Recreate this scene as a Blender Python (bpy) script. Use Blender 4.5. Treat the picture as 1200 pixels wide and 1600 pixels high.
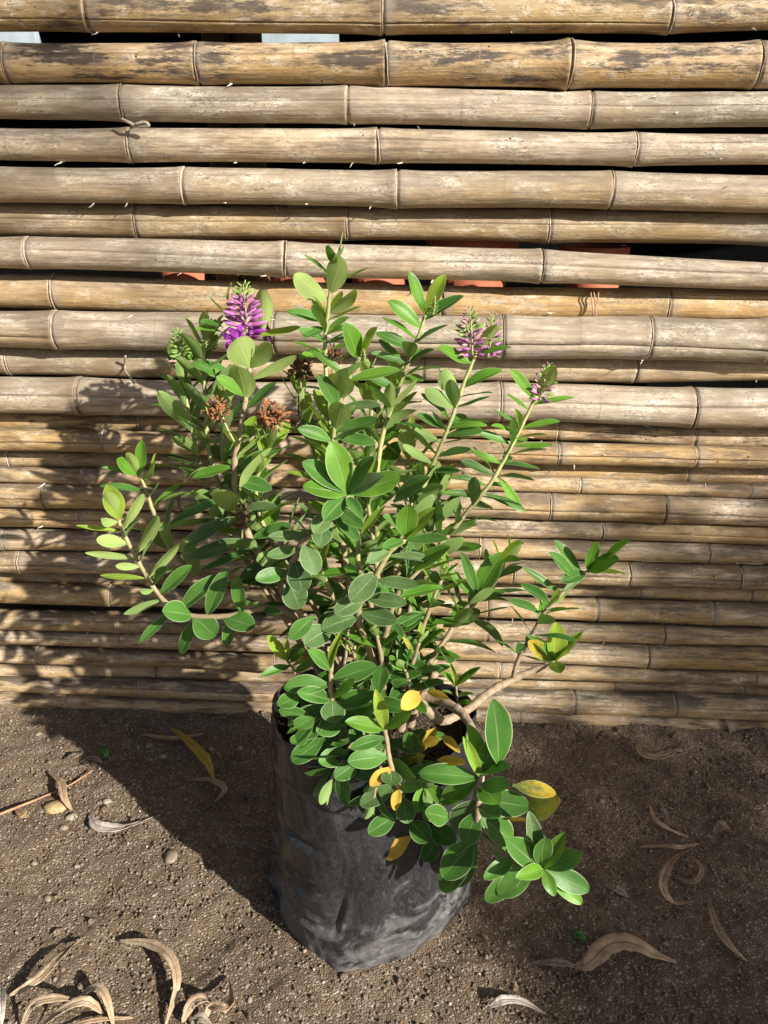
import bpy, bmesh, math, random, bisect
import numpy as np
from mathutils import Vector, Matrix, noise

for o in list(bpy.data.objects):
    bpy.data.objects.remove(o, do_unlink=True)
S = bpy.context.scene
C = S.collection
R = math.radians
random.seed(11)
NP = np.random.default_rng(5)

# ------------------------------------------------------------------ camera, sky, sun, exposure
W0, H0, F0 = 1200.0, 1600.0, 1205.0            # photograph's pixels, focal length in pixels
CAM = Vector((0.045, -1.16, 0.90))
PITCH, YAW = R(23.0), R(2.4)
fwd = Vector((-math.sin(YAW)*math.cos(PITCH), math.cos(YAW)*math.cos(PITCH), -math.sin(PITCH)))
rgt = Vector((math.cos(YAW), math.sin(YAW), 0))
upv = rgt.cross(fwd)
cd = bpy.data.cameras.new('camera'); cam = bpy.data.objects.new('camera', cd); C.objects.link(cam)
cam.matrix_world = Matrix((rgt, upv, -fwd)).transposed().to_4x4()
cam.location = CAM
cd.sensor_fit = 'VERTICAL'; cd.sensor_height = 36.0; cd.lens = 36.0*F0/H0
cd.clip_start = 0.02; cd.clip_end = 500
S.camera = cam

SUN = Vector((-1.25, 1.0, -0.78)).normalized()   # direction the sunlight travels
EL = math.asin(-SUN.z); AZ = math.atan2(-SUN.x, -SUN.y)
w = bpy.data.worlds.new('World'); S.world = w; w.use_nodes = True
nt = w.node_tree; bg = nt.nodes['Background']
sky = nt.nodes.new('ShaderNodeTexSky'); sky.sky_type = 'NISHITA'; sky.sun_disc = False
sky.sun_elevation = EL; sky.sun_rotation = AZ; sky.dust_density = 2.0; sky.ozone_density = 1.0
nt.links.new(sky.outputs[0], bg.inputs[0]); bg.inputs[1].default_value = 0.05
sl = bpy.data.lights.new('sun', 'SUN'); sl.energy = 5.0; sl.angle = R(0.65); sl.color = (1.0, 0.945, 0.86)
so = bpy.data.objects.new('sun', sl); C.objects.link(so)
so.rotation_euler = SUN.to_track_quat('-Z', 'Y').to_euler(); so.location = (3, -3, 3)
S.view_settings.view_transform = 'Standard'; S.view_settings.look = 'None'
S.view_settings.exposure = 1.02; S.view_settings.gamma = 1.0

# ------------------------------------------------------------------ pixels to places
def ray(u, v):
    return fwd + rgt*((u-W0/2)/F0) - upv*((v-H0/2)/F0)
def at_y(u, v, Y):
    d = ray(u, v); return CAM + d*((Y-CAM.y)/d.y)
def at_z(u, v, Z=0.0):
    d = ray(u, v); return CAM + d*((Z-CAM.z)/d.z)
def depth(p): return (p-CAM).dot(fwd)
def px(p):
    d = depth(p); q = p-CAM
    return W0/2+F0*q.dot(rgt)/d, H0/2-F0*q.dot(upv)/d

# ------------------------------------------------------------------ object helpers
def link(name, me, mat=None, parent=None, smooth=True):
    o = bpy.data.objects.new(name, me); C.objects.link(o)
    if mat is not None and not me.materials: me.materials.append(mat)
    if parent is not None: o.parent = parent
    return o
def mesh(name, vs, fs, mat=None, parent=None, smooth=True):
    me = bpy.data.meshes.new(name); me.from_pydata([tuple(v) for v in vs], [], fs); me.update()
    if smooth: me.polygons.foreach_set('use_smooth', [True]*len(me.polygons))
    return link(name, me, mat, parent)
def tag(o, label, cat, group=None, kind=None):
    if label: o['label'] = label
    if cat: o['category'] = cat
    if group: o['group'] = group
    if kind: o['kind'] = kind
    return o
def empty(name, loc=(0, 0, 0)):
    o = bpy.data.objects.new(name, None); C.objects.link(o); o.location = loc; o.empty_display_size = .05
    return o
def keep(o, parent):                       # parent without moving (mesh data is in world coordinates)
    o.parent = parent; o.matrix_parent_inverse = Matrix.Translation(-Vector(parent.location))
    return o
def nz(x, y=0, z=0): return noise.noise(Vector((x, y, z)))

def spline(pts, n):
    P = [Vector(p) for p in pts]; P = [P[0]*2-P[1]] + P + [P[-1]*2-P[-2]]
    out = []
    segs = len(P)-3
    for i in range(n):
        t = i/(n-1)*segs; k = min(int(t), segs-1); t -= k
        a, b, c, d = P[k:k+4]
        out.append(0.5*((2*b)+(c-a)*t+(2*a-5*b+4*c-d)*t*t+(3*b-a-3*c+d)*t**3))
    return out
def tube(pts, rad, nr=8, cap=True):
    vs, fs = [], []
    n = len(pts); ref = None
    for i, p in enumerate(pts):
        T = (pts[min(i+1, n-1)]-pts[max(i-1, 0)]).normalized()
        if ref is None: ref = T.orthogonal().normalized()
        a = (ref-T*ref.dot(T)).normalized(); ref = a; b = T.cross(a)
        r = rad(i/(n-1)) if callable(rad) else rad
        for k in range(nr):
            q = 2*math.pi*k/nr
            vs.append(p+(a*math.cos(q)+b*math.sin(q))*r)
    for i in range(n-1):
        for k in range(nr):
            k2 = (k+1) % nr
            fs.append((i*nr+k, i*nr+k2, (i+1)*nr+k2, (i+1)*nr+k))
    if cap:
        fs.append(tuple(range(nr-1, -1, -1))); fs.append(tuple((n-1)*nr+k for k in range(nr)))
    return vs, fs

# ------------------------------------------------------------------ materials
class NT:
    def __init__(s, name):
        s.m = bpy.data.materials.new(name); s.m.use_nodes = True; s.t = s.m.node_tree
        s.b = s.t.nodes['Principled BSDF']; s.out = s.t.nodes['Material Output']
    def n(s, typ, **kw):
        nd = s.t.nodes.new(typ)
        for k, v in kw.items(): setattr(nd, k, v)
        return nd
    def set(s, sock, v):
        if isinstance(v, bpy.types.NodeSocket): s.t.links.new(v, sock)
        elif isinstance(v, (tuple, list)) and len(v) == 3 and sock.type == 'RGBA': sock.default_value = (*v, 1)
        else: sock.default_value = v
    def math(s, op, a, b=0.0, c=0.0, clamp=False):
        nd = s.n('ShaderNodeMath', operation=op, use_clamp=clamp)
        for i, v in enumerate((a, b, c)): s.set(nd.inputs[i], v)
        return nd.outputs[0]
    def mix(s, f, a, b, mode='MIX'):
        nd = s.n('ShaderNodeMix', data_type='RGBA', blend_type=mode, clamp_factor=True)
        s.set(nd.inputs[0], f); s.set(nd.inputs[6], a); s.set(nd.inputs[7], b)
        return nd.outputs[2]
    def ss(s, x, lo, hi):
        nd = s.n('ShaderNodeMapRange', interpolation_type='SMOOTHSTEP')
        s.set(nd.inputs[0], x); nd.inputs[1].default_value = lo; nd.inputs[2].default_value = hi
        return nd.outputs[0]
    def noise(s, co, scale, detail=4, rough=.6, dist=0):
        nd = s.n('ShaderNodeTexNoise'); s.set(nd.inputs['Vector'], co)
        nd.inputs['Scale'].default_value = scale; nd.inputs['Detail'].default_value = detail
        nd.inputs['Roughness'].default_value = rough; nd.inputs['Distortion'].default_value = dist
        return nd.outputs[0]
    def vor(s, co, scale, feature='F1', rnd=1.0):
        nd = s.n('ShaderNodeTexVoronoi', feature=feature); s.set(nd.inputs['Vector'], co)
        nd.inputs['Scale'].default_value = scale; nd.inputs['Randomness'].default_value = rnd
        return nd
    def mapv(s, co, scale=(1, 1, 1), loc=None):
        nd = s.n('ShaderNodeMapping'); s.set(nd.inputs[0], co); nd.inputs['Scale'].default_value = scale
        if loc is not None: s.set(nd.inputs['Location'], loc)
        return nd.outputs[0]
    def obj(s): return s.n('ShaderNodeTexCoord').outputs['Object']
    def attr(s, name): return s.n('ShaderNodeAttribute', attribute_name=name).outputs['Fac']
    def bump(s, h, strength, dist):
        nd = s.n('ShaderNodeBump'); s.set(nd.inputs['Height'], h)
        nd.inputs['Strength'].default_value = strength; nd.inputs['Distance'].default_value = dist
        s.t.links.new(nd.outputs[0], s.b.inputs['Normal']); return nd.outputs[0]
    def base(s, c): s.set(s.b.inputs['Base Color'], c)
    def rough(s, v): s.set(s.b.inputs['Roughness'], v)
    def spec(s, v): s.b.inputs['Specular IOR Level'].default_value = v

def simple(name, col, rough=.7, var=.25, scale=60, bump=.3, spec=.3):
    t = NT(name); co = t.obj(); n = t.noise(co, scale, 5)
    t.base(t.mix(t.ss(n, .3, .7), tuple(c*(1-var) for c in col), tuple(min(1, c*(1+var)) for c in col)))
    t.rough(rough); t.spec(spec)
    if bump: t.bump(n, bump, .002)
    return t.m

def bamboo_material():
    t = NT('bamboo_culm')
    oi = t.n('ShaderNodeObjectInfo'); sep = t.n('ShaderNodeSeparateColor'); t.set(sep.inputs[0], oi.outputs['Color'])
    grey, dirt, speck = sep.outputs[0], sep.outputs[1], sep.outputs[2]
    cmb = t.n('ShaderNodeCombineXYZ')
    t.set(cmb.inputs[0], t.math('MULTIPLY', oi.outputs['Random'], 37.0)); t.set(cmb.inputs[1], t.math('MULTIPLY', oi.outputs['Random'], 91.0))
    co = t.n('ShaderNodeVectorMath', operation='ADD'); t.set(co.inputs[0], t.obj()); t.set(co.inputs[1], cmb.outputs[0]); co = co.outputs[0]
    streak = t.noise(t.mapv(co, (2.6, 70, 70)), 1.6, 5, .68)
    fine = t.noise(t.mapv(co, (14, 300, 300)), 1.0, 3, .65)
    mott = t.noise(t.mapv(co, (8, 20, 20)), 1.7, 6, .70)
    mott2 = t.noise(t.mapv(co, (26, 60, 60)), 1.6, 6, .74)
    big = t.noise(t.mapv(co, (2.2, 7, 7)), 1.0, 3, .55)
    upw = t.attr('upw'); ni = t.attr('ni')
    gold = t.mix(t.ss(mott, .36, .66), (.385, .235, .095), (.55, .375, .180))
    gry = t.mix(t.ss(mott, .34, .68), (.305, .242, .172), (.49, .412, .315))
    g = t.math('ADD', grey, t.math('ADD', t.math('MULTIPLY', t.math('SUBTRACT', big, .5), 1.9), t.math('ADD', t.math('MULTIPLY', upw, .28), t.math('MULTIPLY', ni, .35))), clamp=True)
    col = t.mix(g, gold, gry)
    col = t.mix(1.0, col, t.mix(t.ss(ni, -.5, .5), (.80, .84, .84), (1.10, 1.10, 1.10)), 'MULTIPLY')
    pale = t.math('MULTIPLY', t.ss(t.math('ADD', t.math('MULTIPLY', mott2, .6), t.math('MULTIPLY', mott, .4)), .51, .60), .50)       # papery bloom
    col = t.mix(pale, col, (.66, .60, .51))
    bl = t.noise(t.mapv(co, (12, 34, 34), (3.1, 0, 7.7)), 1.3, 6, .74)
    col = t.mix(t.math('MULTIPLY', t.ss(bl, .56, .68), .42), col, (.26, .155, .085))       # orange-brown blotches
    col = t.mix(t.math('MULTIPLY', t.ss(streak, .48, .66), .55), col, (.155, .115, .080))   # long grain
    col = t.mix(t.math('MULTIPLY', t.ss(fine, .50, .70), .40), col, (.175, .130, .095))
    st = t.noise(t.mapv(co, (6, 30, 30), (9, 4, 2)), 1.5, 7, .78)
    m = t.math('MULTIPLY', t.ss(t.math('ADD', st, t.math('MULTIPLY', upw, .05)), .48, .60), t.math('MULTIPLY', dirt, 1.25), clamp=True)
    col = t.mix(m, col, (.078, .060, .046))                                                  # soot mould and weather stains
    ck = t.noise(t.mapv(co, (40, 80, 80), (1, 7, 3)), 1.3, 4, .75, .5)
    ckm = t.math('MULTIPLY', t.math('SUBTRACT', 1.0, t.ss(t.math('ABSOLUTE', t.math('SUBTRACT', ck, .5)), .0, .016)), t.ss(mott, .5, .6))
    col = t.mix(t.math('MULTIPLY', ckm, .5), col, (.10, .062, .035))
    # borer holes and specks
    v = t.vor(t.mapv(co, (1, 1, 1)), 46)
    hole = t.math('SUBTRACT', 1.0, t.ss(v.outputs['Distance'], .055, .085))
    sc = t.n('ShaderNodeSeparateColor'); t.set(sc.inputs[0], v.outputs['Color'])
    on = t.math('LESS_THAN', sc.outputs[0], speck)
    hm = t.math('MULTIPLY', hole, on)
    col = t.mix(hm, col, (.012, .009, .007))
    v2 = t.vor(t.mapv(co, (.55, 1, 1)), 190)
    sp = t.math('MULTIPLY', t.math('SUBTRACT', 1.0, t.ss(v2.outputs['Distance'], .12, .26)), t.ss(mott, .46, .58))
    col = t.mix(t.math('MULTIPLY', sp, .6), col, (.10, .07, .05))
    # node band: grey wax under the ring, stain beside it
    nd = t.attr('nd')
    wob = t.math('MULTIPLY', t.math('SUBTRACT', mott, .5), .035)
    d = t.math('ADD', nd, wob)
    band = t.math('MULTIPLY', t.ss(d, -.001, .003), t.math('SUBTRACT', 1.0, t.ss(d, .007, .022)))
    col = t.mix(t.math('MULTIPLY', band, .55), col, (.245, .205, .165))
    band2 = t.math('MULTIPLY', t.ss(d, -.03, -.003), t.math('SUBTRACT', 1.0, t.ss(d, -.004, .001)))
    col = t.mix(t.math('MULTIPLY', band2, .35), col, (.19, .125, .07))
    t.base(col); t.rough(t.math('ADD', .44, t.math('MULTIPLY', mott2, .3))); t.spec(.32)
    h = t.math('ADD', t.math('MULTIPLY', mott2, .7), t.math('ADD', t.math('MULTIPLY', fine, .5), t.math('MULTIPLY', streak, .4)))
    h = t.math('SUBTRACT', h, t.math('MULTIPLY', hm, 1.0))
    h = t.math('SUBTRACT', h, t.math('MULTIPLY', ckm, .5))
    t.bump(h, .75, .0026)
    return t.m

def leaf_material(name, top, bottom, edge, rib, trans=.22, rough=.34, spots=0.0, second=None, dust=0.3):
    t = NT(name)
    uv = t.n('ShaderNodeUVMap', uv_map='UVMap').outputs[0]
    sp = t.n('ShaderNodeSeparateXYZ'); t.set(sp.inputs[0], uv)
    s = t.math('ABSOLUTE', t.math('SUBTRACT', t.math('MULTIPLY', sp.outputs[0], 2.0), 1.0)); tt = sp.outputs[1]
    oi = t.n('ShaderNodeObjectInfo'); rnd = t.attr('rnd')
    co = t.mapv(t.obj(), (1, 1, 1))
    n1 = t.noise(t.mapv(uv, (2, 3, 1)), 2.0, 5, .6)
    gp = t.n('ShaderNodeNewGeometry')
    n2 = t.noise(gp.outputs['Position'], 22, 2, .5)
    n3 = t.noise(gp.outputs['Position'], 420, 4, .7)
    c1 = t.mix(t.ss(n2, .35, .65), tuple(c*.80 for c in top), tuple(c*1.22 for c in top))
    c1 = t.mix(1.0, c1, t.mix(oi.outputs['Random'], (.78, .82, .72), (1.30, 1.16, 1.20)), 'MULTIPLY')
    if second: c1 = t.mix(t.ss(t.math('ADD', n1, t.math('MULTIPLY', tt, .35)), .5, .85), c1, second)
    c1 = t.mix(t.math('MULTIPLY', t.ss(n3, .56, .72), dust), c1, (.30, .34, .26))             # dust film and pale freckles
    # side veins, faint
    vein = t.n('ShaderNodeTexWave', wave_type='BANDS', bands_direction='Y'); t.set(vein.inputs['Vector'], t.mapv(uv, (1, 1, 1)))
    vc = t.n('ShaderNodeCombineXYZ'); t.set(vc.inputs[1], t.math('SUBTRACT', tt, t.math('MULTIPLY', s, .22))); t.set(vein.inputs['Vector'], vc.outputs[0])
    vein.inputs['Scale'].default_value = 3.4
    c1 = t.mix(t.math('MULTIPLY', t.ss(vein.outputs['Fac'], .86, 1.0), .05), c1, rib)
    ribm = t.math('SUBTRACT', 1.0, t.ss(s, .02, t_hi)) if False else t.math('SUBTRACT', 1.0, t.ss(s, .015, .085))
    ribm = t.math('MULTIPLY', ribm, t.math('SUBTRACT', 1.0, t.math('MULTIPLY', tt, .75)))
    c1 = t.mix(t.math('MULTIPLY', ribm, .8), c1, rib)
    em = t.ss(s, .90, .975)
    c1 = t.mix(t.math('MULTIPLY', em, .8), c1, edge)
    b1 = t.mix(t.ss(n2, .3, .7), tuple(c*.88 for c in bottom), tuple(c*1.1 for c in bottom))
    b1 = t.mix(t.math('MULTIPLY', ribm, .9), b1, tuple(min(1, c*1.35) for c in bottom))
    b1 = t.mix(t.math('MULTIPLY', em, .5), b1, edge)
    if spots:
        v = t.vor(t.mapv(uv, (3, 6, 1)), 1.3)
        sc = t.n('ShaderNodeSeparateColor'); t.set(sc.inputs[0], v.outputs['Color'])
        m = t.math('MULTIPLY', t.math('SUBTRACT', 1.0, t.ss(v.outputs['Distance'], .12, .2)), t.math('LESS_THAN', sc.outputs[0], spots))
        c1 = t.mix(m, c1, (.05, .025, .012))
    col = t.mix(gp.outputs['Backfacing'], c1, b1)
    t.base(col)
    t.rough(t.math('ADD', rough, t.math('MULTIPLY', gp.outputs['Backfacing'], .3))); t.spec(.26)
    h = t.math('ADD', t.math('MULTIPLY', n1, .5), t.math('MULTIPLY', n3, .10))
    h = t.math('SUBTRACT', h, t.math('MULTIPLY', ribm, .7))
    h = t.math('SUBTRACT', h, t.math('MULTIPLY', t.ss(vein.outputs['Fac'], .8, 1.0), .03))
    nrm = t.bump(h, .55, .0012)
    tr = t.n('ShaderNodeBsdfTranslucent'); t.set(tr.inputs[0], t.mix(.6, col, tuple(min(1, c*1.7) for c in (top[0]*1.2, top[1]*1.2, top[2]*.5)))); t.set(tr.inputs[1], nrm)
    mx = t.n('ShaderNodeMixShader'); mx.inputs[0].default_value = trans
    t.t.links.new(t.b.outputs[0], mx.inputs[1]); t.t.links.new(tr.outputs[0], mx.inputs[2])
    t.t.links.new(mx.outputs[0], t.out.inputs[0])
    return t.m

def soil_material(name='soil', k=1.22):
    t = NT(name); co = t.obj()
    n1 = t.noise(co, 3.2, 5, .6); n2 = t.noise(co, 45, 6, .7); n3 = t.noise(co, 260, 5, .75)
    c = t.mix(t.ss(n1, .35, .65), (.142*k, .101*k, .066*k), (.205*k, .152*k, .103*k))
    c = t.mix(t.math('MULTIPLY', t.ss(n2, .45, .72), .45), c, (.265*k, .212*k, .155*k))
    c = t.mix(t.math('MULTIPLY', t.ss(n3, .50, .70), .55), c, (.085*k, .062*k, .044*k))
    v = t.vor(co, 420)
    sc = t.n('ShaderNodeSeparateColor'); t.set(sc.inputs[0], v.outputs['Color'])
    c = t.mix(t.math('MULTIPLY', t.math('LESS_THAN', sc.outputs[0], .10), .7), c, (.42*k, .37*k, .30*k))
    t.base(c); t.rough(.95); t.spec(.12)
    h = t.math('ADD', t.math('MULTIPLY', n3, .8), t.math('ADD', n2, t.math('MULTIPLY', t.math('SUBTRACT', .5, v.outputs['Distance']), .6)))
    t.bump(h, 1.0, .006)
    return t.m

def grain_material():
    t = NT('soil_grain'); a = t.attr('rnd')
    r = t.n('ShaderNodeValToRGB'); t.set(r.inputs[0], a)
    cr = r.color_ramp; cr.elements[0].color = (.110, .080, .055, 1); cr.elements[1].color = (.56, .49, .40, 1)
    for p, c in ((.35, (.165, .119, .079, 1)), (.75, (.225, .169, .116, 1)), (.96, (.31, .25, .19, 1))):
        e = cr.elements.new(p); e.color = c
    n = t.noise(t.obj(), 700, 3)
    t.base(t.mix(t.math('MULTIPLY', n, .5), r.outputs[0], (.12, .09, .065))); t.rough(.92); t.spec(.15)
    t.bump(n, .6, .001)
    return t.m

def bag_material():
    t = NT('black_plastic_film'); co = t.obj()
    n1 = t.noise(t.mapv(co, (1, 1, 1.5)), 11, 8, .66, 1.4); n2 = t.noise(t.mapv(co, (1, 1, 1.8)), 48, 6, .68, 1.6); n3 = t.noise(t.mapv(co, (11, 11, 7)), 2.2, 5, .6)
    n4 = t.noise(co, 260, 5, .75)
    sp = t.n('ShaderNodeSeparateXYZ'); t.set(sp.inputs[0], co)
    low = t.math('SUBTRACT', 1.0, t.ss(sp.outputs[2], .0, .26))                       # soil dust splashed up from the ground
    f = t.math('ADD', t.math('MULTIPLY', n1, 1.25), t.math('MULTIPLY', low, .30))
    m = t.ss(f, .78, .95)
    m = t.math('MULTIPLY', m, t.math('ADD', .50, t.math('MULTIPLY', t.ss(t.math('ADD', t.math('MULTIPLY', n4, .25), t.math('MULTIPLY', n2, .75)), .42, .60), .50)))
    thin = t.math('ADD', .04, t.math('MULTIPLY', t.ss(n3, .38, .70), .26))
    c = t.mix(thin, (.012, .0128, .015), (.050, .050, .051))
    c = t.mix(t.math('MULTIPLY', m, .50), c, (.215, .210, .200))
    sc = t.noise(t.mapv(co, (60, 60, 20), (4, 1, 0)), 2.0, 5, .7, 2.2)
    scr = t.math('SUBTRACT', 1.0, t.ss(t.math('ABSOLUTE', t.math('SUBTRACT', sc, .5)), 0, .016))
    c = t.mix(t.math('MULTIPLY', scr, .22), c, (.30, .29, .28))
    t.base(c); t.spec(.40)
    t.rough(t.math('ADD', .29, t.math('MULTIPLY', m, .5)))
    h = t.math('ADD', t.noise(t.mapv(co, (9, 9, 16)), 2.0, 3, .5, .8), t.math('MULTIPLY', n2, .10))
    t.bump(h, .05, .003)
    return t.m

def dry_leaf_material(name, c1, c2):
    t = NT(name)
    uv = t.n('ShaderNodeUVMap', uv_map='UVMap').outputs[0]
    sp = t.n('ShaderNodeSeparateXYZ'); t.set(sp.inputs[0], uv)
    s = t.math('ABSOLUTE', t.math('SUBTRACT', t.math('MULTIPLY', sp.outputs[0], 2.0), 1.0))
    gp = t.n('ShaderNodeNewGeometry').outputs['Position']
    n = t.noise(gp, 45, 6, .68); n2 = t.noise(gp, 300, 4, .7)
    c = t.mix(t.ss(n, .36, .64), c1, c2)
    c = t.mix(t.math('MULTIPLY', t.ss(n2, .52, .72), .35), c, tuple(x*.45 for x in c1))
    rib = t.math('SUBTRACT', 1.0, t.ss(s, .04, .16))
    c = t.mix(t.math('MULTIPLY', rib, .55), c, tuple(x*.5 for x in c1))
    t.base(c); t.rough(.62); t.spec(.3)
    t.bump(t.math('ADD', t.math('MULTIPLY', n2, .5), t.math('MULTIPLY', rib, .6)), .7, .0015)
    tr = t.n('ShaderNodeBsdfTranslucent'); t.set(tr.inputs[0], c)
    mx = t.n('ShaderNodeMixShader'); mx.inputs[0].default_value = .15
    t.t.links.new(t.b.outputs[0], mx.inputs[1]); t.t.links.new(tr.outputs[0], mx.inputs[2]); t.t.links.new(mx.outputs[0], t.out.inputs[0])
    return t.m

M = {}
M['bamboo'] = bamboo_material()
M['ring'] = simple('bamboo_ring', (.33, .265, .19), .6, .35, 90)
M['post'] = simple('post_wood', (.13, .075, .035), .6, .3, 40)
M['twine'] = simple('twine', (.36, .30, .24), .85, .25, 300)
M['pinktwine'] = simple('raffia', (.42, .25, .19), .75, .25, 300)
M['shred'] = simple('dry_fibre', (.52, .45, .36), .85, .2, 200)
M['soil'] = soil_material()
M['grain'] = grain_material()
M['bag'] = bag_material()
M['potsoil'] = soil_material('potting_soil', .42)
M["potcrumb"] = simple("potting_crumb", (.075, .052, .036), .95, .4, 90, .4, .1)
M['backdrop'] = simple('backdrop_black', (.004, .004, .004), .95, .3, 200, .3, .0)
M['terracotta'] = simple('terracotta', (.36, .115, .06), .75, .15, 30)
M['palewhite'] = simple('pale_board', (.30, .35, .38), .7, .15, 20)
M['darkplastic'] = simple('dark_plastic', (.012, .012, .014), .3, .2, 20)
M['stone'] = simple('stone', (.21, .165, .12), .85, .25, 140, .5)
M['stone2'] = simple('pale_stone', (.27, .23, .18), .85, .2, 140, .5)
M['bark'] = simple('woody_stem', (.30, .225, .15), .8, .3, 160, .6)
M['greenstem'] = simple('green_stem', (.29, .30, .115), .55, .2, 120, .3)
def stem_material():
    t = NT('stem'); co = t.obj(); sp = t.n('ShaderNodeSeparateXYZ'); t.set(sp.inputs[0], co); n = t.noise(co, 90, 4)
    k = t.ss(t.math('ADD', sp.outputs[2], t.math('MULTIPLY', t.math('SUBTRACT', n, .5), .15)), .42, .62)
    t.base(t.mix(k, t.mix(n, (.22, .16, .095), (.30, .235, .14)), t.mix(n, (.27, .28, .10), (.34, .35, .15)))); t.rough(.6); t.spec(.3)
    t.bump(n, .4, .002); return t.m
M['greenstem'] = stem_material()
M['darkbark'] = simple('tree_bark', (.14, .105, .075), .9, .3, 60, .8)
LM = {
 'young':  leaf_material('leaf_young', (.205, .315, .036), (.29, .385, .12), (.38, .48, .20), (.36, .48, .16), .32, .42, dust=.06),
 'fresh':  leaf_material('leaf_fresh', (.090, .215, .022), (.22, .33, .10), (.30, .40, .17), (.22, .35, .10), .22, .38, dust=.06),
 'mature': leaf_material('leaf_mature', (.055, .150, .024), (.19, .285, .095), (.33, .42, .22), (.22, .31, .13), .17, .42, dust=.16, spots=.05),
 'grey':   leaf_material('leaf_dusty', (.078, .145, .046), (.185, .255, .105), (.33, .40, .24), (.25, .31, .17), .14, .44, dust=.45, spots=.08),
 'yellowing': leaf_material('leaf_yellowing', (.145, .200, .055), (.34, .36, .10), (.42, .40, .16), (.34, .36, .18), .2, .42, spots=.25, second=(.48, .34, .035)),
 'yellow': leaf_material('leaf_yellow', (.53, .345, .055), (.52, .34, .08), (.56, .38, .10), (.50, .36, .12), .2, .5, spots=.3),
}
M['budgreen'] = simple('bud_green', (.20, .32, .075), .5, .2, 300, 0)
M['budpink'] = simple('bud_pink', (.38, .13, .33), .5, .25, 300, 0)
M['budmid'] = simple('bud_mixed', (.42, .24, .24), .5, .2, 300, 0)
M['petal'] = simple('petal_purple', (.33, .045, .38), .5, .25, 300, 0)
M['seed'] = simple('dry_capsule', (.25, .105, .045), .7, .35, 250, .4)
M['seeddark'] = simple('dry_capsule_dark', (.105, .055, .034), .75, .35, 250, .4)
DL = {
 'tan': dry_leaf_material('dry_leaf_tan', (.36, .255, .155), (.54, .425, .29)),
 'brown': dry_leaf_material('dry_leaf_brown', (.35, .24, .15), (.50, .37, .25)),
 'pale': dry_leaf_material('dry_leaf_pale', (.44, .36, .30), (.62, .54, .47)),
 'yellow': dry_leaf_material('dry_leaf_yellow', (.42, .29, .045), (.52, .38, .08)),
 'grey': dry_leaf_material('dry_leaf_grey', (.21, .17, .13), (.33, .28, .22)),
 'rust': dry_leaf_material('dry_leaf_rust', (.38, .245, .145), (.55, .40, .26)),
 'green': dry_leaf_material('leaf_scrap_green', (.05, .16, .03), (.09, .22, .05)),
}

# ------------------------------------------------------------------ ground
def ground_h(x, y):
    if abs(x) > 2.2 or abs(y) > 2.2: return 0.0
    h = .010*nz(x*2.3, y*2.3, 1) + .006*nz(x*6, y*6, 4) + .0045*nz(x*17, y*17, 7)
    if y > -.2: h += math.exp(-(y/.045)**2)*max(0, .005+.011*nz(x*7, 3.3)+.007*nz(x*19, 8.1))
    return h
def dense(lo, hi, step, far):
    a = list(np.arange(lo, hi+1e-6, step)); s = step; x = hi; up = []
    while x < far: s *= 1.55; x += s; up.append(x)
    s = step; x = lo; dn = []
    while x > -far: s *= 1.55; x -= s; dn.append(x)
    return dn[::-1]+a+up
xs = dense(-.90, .90, .0048, 80); ys = dense(-.90, .10, .0048, 80)
gv = [(x, y, ground_h(x, y) + ((.0028*nz(x*48, y*48, 2)+.0022*nz(x*105, y*105, 5)) if abs(x) < 1.1 and -1.1 < y < .3 else 0)) for y in ys for x in xs]
nx = len(xs); gf = [(j*nx+i, j*nx+i+1, (j+1)*nx+i+1, (j+1)*nx+i) for j in range(len(ys)-1) for i in range(nx-1)]
g = mesh('ground', gv, gf, M['soil']); g['kind'] = 'structure'; g['label'] = 'dry brown sandy soil in front of the bamboo fence'

def ico():
    bm = bmesh.new(); bmesh.ops.create_icosphere(bm, subdivisions=1, radius=1.0)
    v = np.array([q.co[:] for q in bm.verts]); f = np.array([[q.index for q in p.verts] for p in bm.faces]); bm.free()
    return v, f
IV, IF = ico()
def grains(name, pts, sizes, mat, parent=None, vals=None):
    n = len(pts); k = len(IV)
    ang = NP.uniform(0, 2*np.pi, n); sc = NP.uniform(.65, 1.25, (n, 1, 3))*sizes[:, None, None]; sc[:, :, 2] *= .8
    v = IV[None]*NP.uniform(.72, 1.22, (n, k, 1))*sc
    ca, sa = np.cos(ang)[:, None], np.sin(ang)[:, None]
    vx = v[..., 0]*ca-v[..., 1]*sa; vy = v[..., 0]*sa+v[..., 1]*ca
    v = np.stack([vx, vy, v[..., 2]], -1)+pts[:, None, :]
    f = (IF[None]+(np.arange(n)*k)[:, None, None]).reshape(-1, 3)
    me = bpy.data.meshes.new(name); me.vertices.add(n*k); me.vertices.foreach_set('co', v.reshape(-1))
    m = len(f); me.loops.add(m*3); me.loops.foreach_set('vertex_index', f.reshape(-1))
    me.polygons.add(m); me.polygons.foreach_set('loop_start', np.arange(m)*3); me.polygons.foreach_set('loop_total', np.full(m, 3))
    me.update(); me.validate()
    a = me.attributes.new('rnd', 'FLOAT', 'POINT')
    vals = NP.uniform(0, 1, n) if vals is None else vals
    a.data.foreach_set('value', np.repeat(vals, k))
    return link(name, me, mat, parent)
def scatter(n, smin, smax, power):
    P = []; 
    while len(P) < n:
        x = NP.uniform(-.85, .85); y = NP.uniform(-.88, .05)
        if NP.uniform() > .35+.65*(nz(x*5, y*5, 9)*.9+.5): continue
        P.append((x, y, ground_h(x, y)))
    s = smin+(smax-smin)*NP.uniform(0, 1, n)**power
    P = np.array(P); P[:, 2] += s*.25
    return P, s
P_, s_ = scatter(52000, .0007, .0029, 3.8)
gr = grains('soil_grains', P_, s_, M['grain']); P_, s_ = scatter(420, .0030, .0075, 2.4); P_[:, 2] -= s_*.15
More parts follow.
